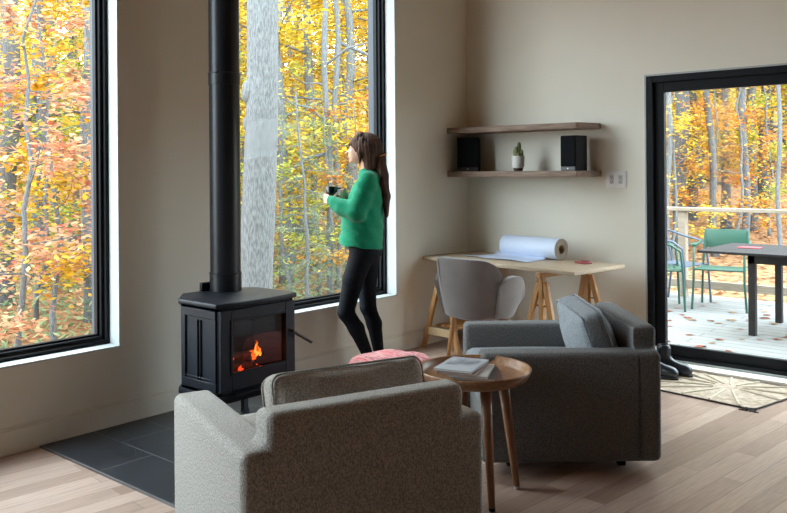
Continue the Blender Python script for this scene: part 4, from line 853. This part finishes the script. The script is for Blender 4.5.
# leggings
f = Field((-.33, -.29, -.005), (.20, .29, 1.02), .0055)
f.ell((-.008, 0, .905), (.118, .165, .10), .03); f.ell((.03, 0, .87), (.085, .15, .09), .04)
for leg in (near, far):
    h_, k_, a_ = leg; mid = tuple(h_[i] * .55 + k_[i] * .45 + (-.012 if i == 0 else 0) for i in range(3)); calf = tuple(k_[i] * .66 + a_[i] * .34 + (.016 if i == 0 else 0) for i in range(3))
    f.cone(h_, mid, .090, .074, .03); f.cone(mid, k_, .074, .058, .02); f.cone(k_, calf, .056, .054, .02); f.cone(calf, a_, .054, .036, .02); f.cone(a_, (a_[0] + .02, a_[1], .045), .037, .036, .02)
    f.cone((a_[0] + .01, a_[1], .045), (a_[0] - .15, a_[1] + .035, .03), .036, .028, .02, 1.1)
f.cut((0, 0, 1), .001)
LEG = mat('black_leggings', (.004, .005, .008), .8, 0, (.007, .008, .012), 40, spec=.2); smooth_link('leggings', f, LEG, person, 2)
# sweater
f = Field((-.34, -.31, .84), (.22, .31, 1.52), .0058)
f.cone((.038, 0, 1.375), (.01, 0, 1.25), .085, .115, .05, 1.75); f.cone((.01, 0, 1.25), (-.020, 0, 1.08), .115, .142, .05, 1.45); f.cone((-.020, 0, 1.08), (-.035, 0, .90), .142, .160, .04, 1.25)
f.cone((.028, 0, 1.40), (.024, 0, 1.45), .070, .058, .03, 1.1)
for sh, el, wr, e2 in ((nsh, nel, nwr, (-.03, 0, -.0)), (fsh, fel, fwr, (0, 0, 0))):
    elb = (el[0] + .004, el[1], el[2] - .004); f.cone(sh, elb, .066, .066, .035); mid = tuple(el[i] * .45 + wr[i] * .55 + (-.012 if i == 2 else 0) for i in range(3)); f.cone(elb, mid, .066, .060, .02)
    c = tuple(wr[i] + (wr[i] - el[i]) * .06 for i in range(3)); f.cone(mid, tuple(mid[i] * .35 + c[i] * .65 for i in range(3)), .060, .050, .012); f.cone(tuple(mid[i] * .3 + c[i] * .7 for i in range(3)), c, .036, .036, .008)
n_ = np.array([.125, 0, 1.0]); n_ /= np.linalg.norm(n_); f.cut(n_, .892)
f.cone((.02, 0, 1.56), (.022, 0, 1.445), .050, .055, .006, sub=True)
f.wobble(lambda X, Y, Z: np.sin(X * 38 + Z * 55 + Y * 12) * np.sin(Z * 21 - X * 17) + .6 * np.sin(Z * 75 + X * 60) * (X < -.03), .0032)
KNIT = mat('green_knit', (.004, .21, .105), .9, 0, (.006, .275, .142), 140, (1, 1, .6), .5, 180, spec=.15, sheen=.2); sw = smooth_link('sweater', f, KNIT, person, 2)
b = B(); lathe(b, [(.054, 0), (.064, .002), (.066, .012), (.058, .020), (.052, .018)], 30, mx((.024, 0, 1.436), (0, R(-10), 0))); obj('neckband', b, KNIT, sw, True)
# hair
f = Field((-.16, -.14, 1.06), (.22, .14, 1.74), .0048)
f.ell(hr(.012, 0, 1.618), (.113, .092, .098), .02, -HA); f.ell((.055, 0, 1.58), (.072, .078, .085), .02)
f.ell(hr(-.135, 0, 1.555), (.085, .15, .072), .012, -HA, sub=True); f.ell(hr(-.075, 0, 1.520), (.075, .15, .06), .012, -HA, sub=True)
f.cone(hr(-.03, 0, 1.70), hr(-.108, .0, 1.632), .022, .013, .02, 3.2)       # fringe
f.cone(hr(.0, -.074, 1.66), hr(-.022, -.078, 1.57), .020, .013, .012); f.cone(hr(-.022, -.078, 1.57), (-.032, -.074, 1.475), .012, .005, .01); f.cone(hr(-.01, .075, 1.66), (-.03, .08, 1.50), .022, .008, .015)
f.cone((.03, -.03, 1.60), (.045, -.03, 1.47), .062, .050, .03, 1.15)
f.cone((.085, -.02, 1.585), (.110, -.03, 1.52), .045, .036, .02); f.cone((.110, -.03, 1.52), (.125, -.05, 1.40), .038, .042, .02, 1.1); f.cone((.125, -.05, 1.40), (.145, -.055, 1.26), .042, .034, .02, 1.1); f.cone((.145, -.055, 1.26), (.152, -.055, 1.12), .034, .014, .02, 1.2)
f.wobble(lambda X, Y, Z: np.sin(np.arctan2(Y, X - .02) * 26 + Z * 22) + .6 * np.sin(Y * 420 + X * 160 + np.sin(Z * 30)), .0016)
HAIR = mat('brown_hair', (.030, .012, .008), .55, 0, (.12, .058, .036), 7, (9, 9, 1.1), .6, 20, spec=.2, lo=.3, hi=.75)
hair = smooth_link('hair', f, HAIR, person, 1)
b = B(); tt = B(); bmesh.ops.create_icosphere(tt, subdivisions=2, radius=.012); merge(b, tt, mx((.120, -.05, 1.545))); tube(b, [(.118 + .034 * cos(a), -.04 + .03 * sin(a), 1.548 + .012 * cos(a)) for a in np.linspace(0, 2 * pi, 16)], .006, 6); obj('hair_tie', b, mat('mustard_hair_tie', (.60, .30, .06), .7), hair, True)
# mug
root = empty('mug', PB + RT * MU[0] + FW * MU[1] + Vector((0, 0, MU[2] - .004)), YAW, 'dark mug held by the person in the green sweater', 'mug')
MUGM = mat('dark_green_glaze', (.006, .012, .012), .18)
b = B(); lathe(b, [(0, 0), (.036, 0), (.040, .004), (.042, .082), (.040, .085), (.0375, .082), (.036, .010), (0, .008)], 36); obj('cup', b, MUGM, root, 60)
b = B(); tube(b, [(.040, 0, .070), (.062, 0, .070), (.072, 0, .055), (.072, 0, .030), (.060, 0, .016), (.039, 0, .016)], .005, 8); obj('handle', b, MUGM, root, True)
b = B(); lathe(b, [(0, .070), (.0375, .070)], 30); obj('coffee', b, mat('coffee', (.03, .012, .005), .08), root, False)
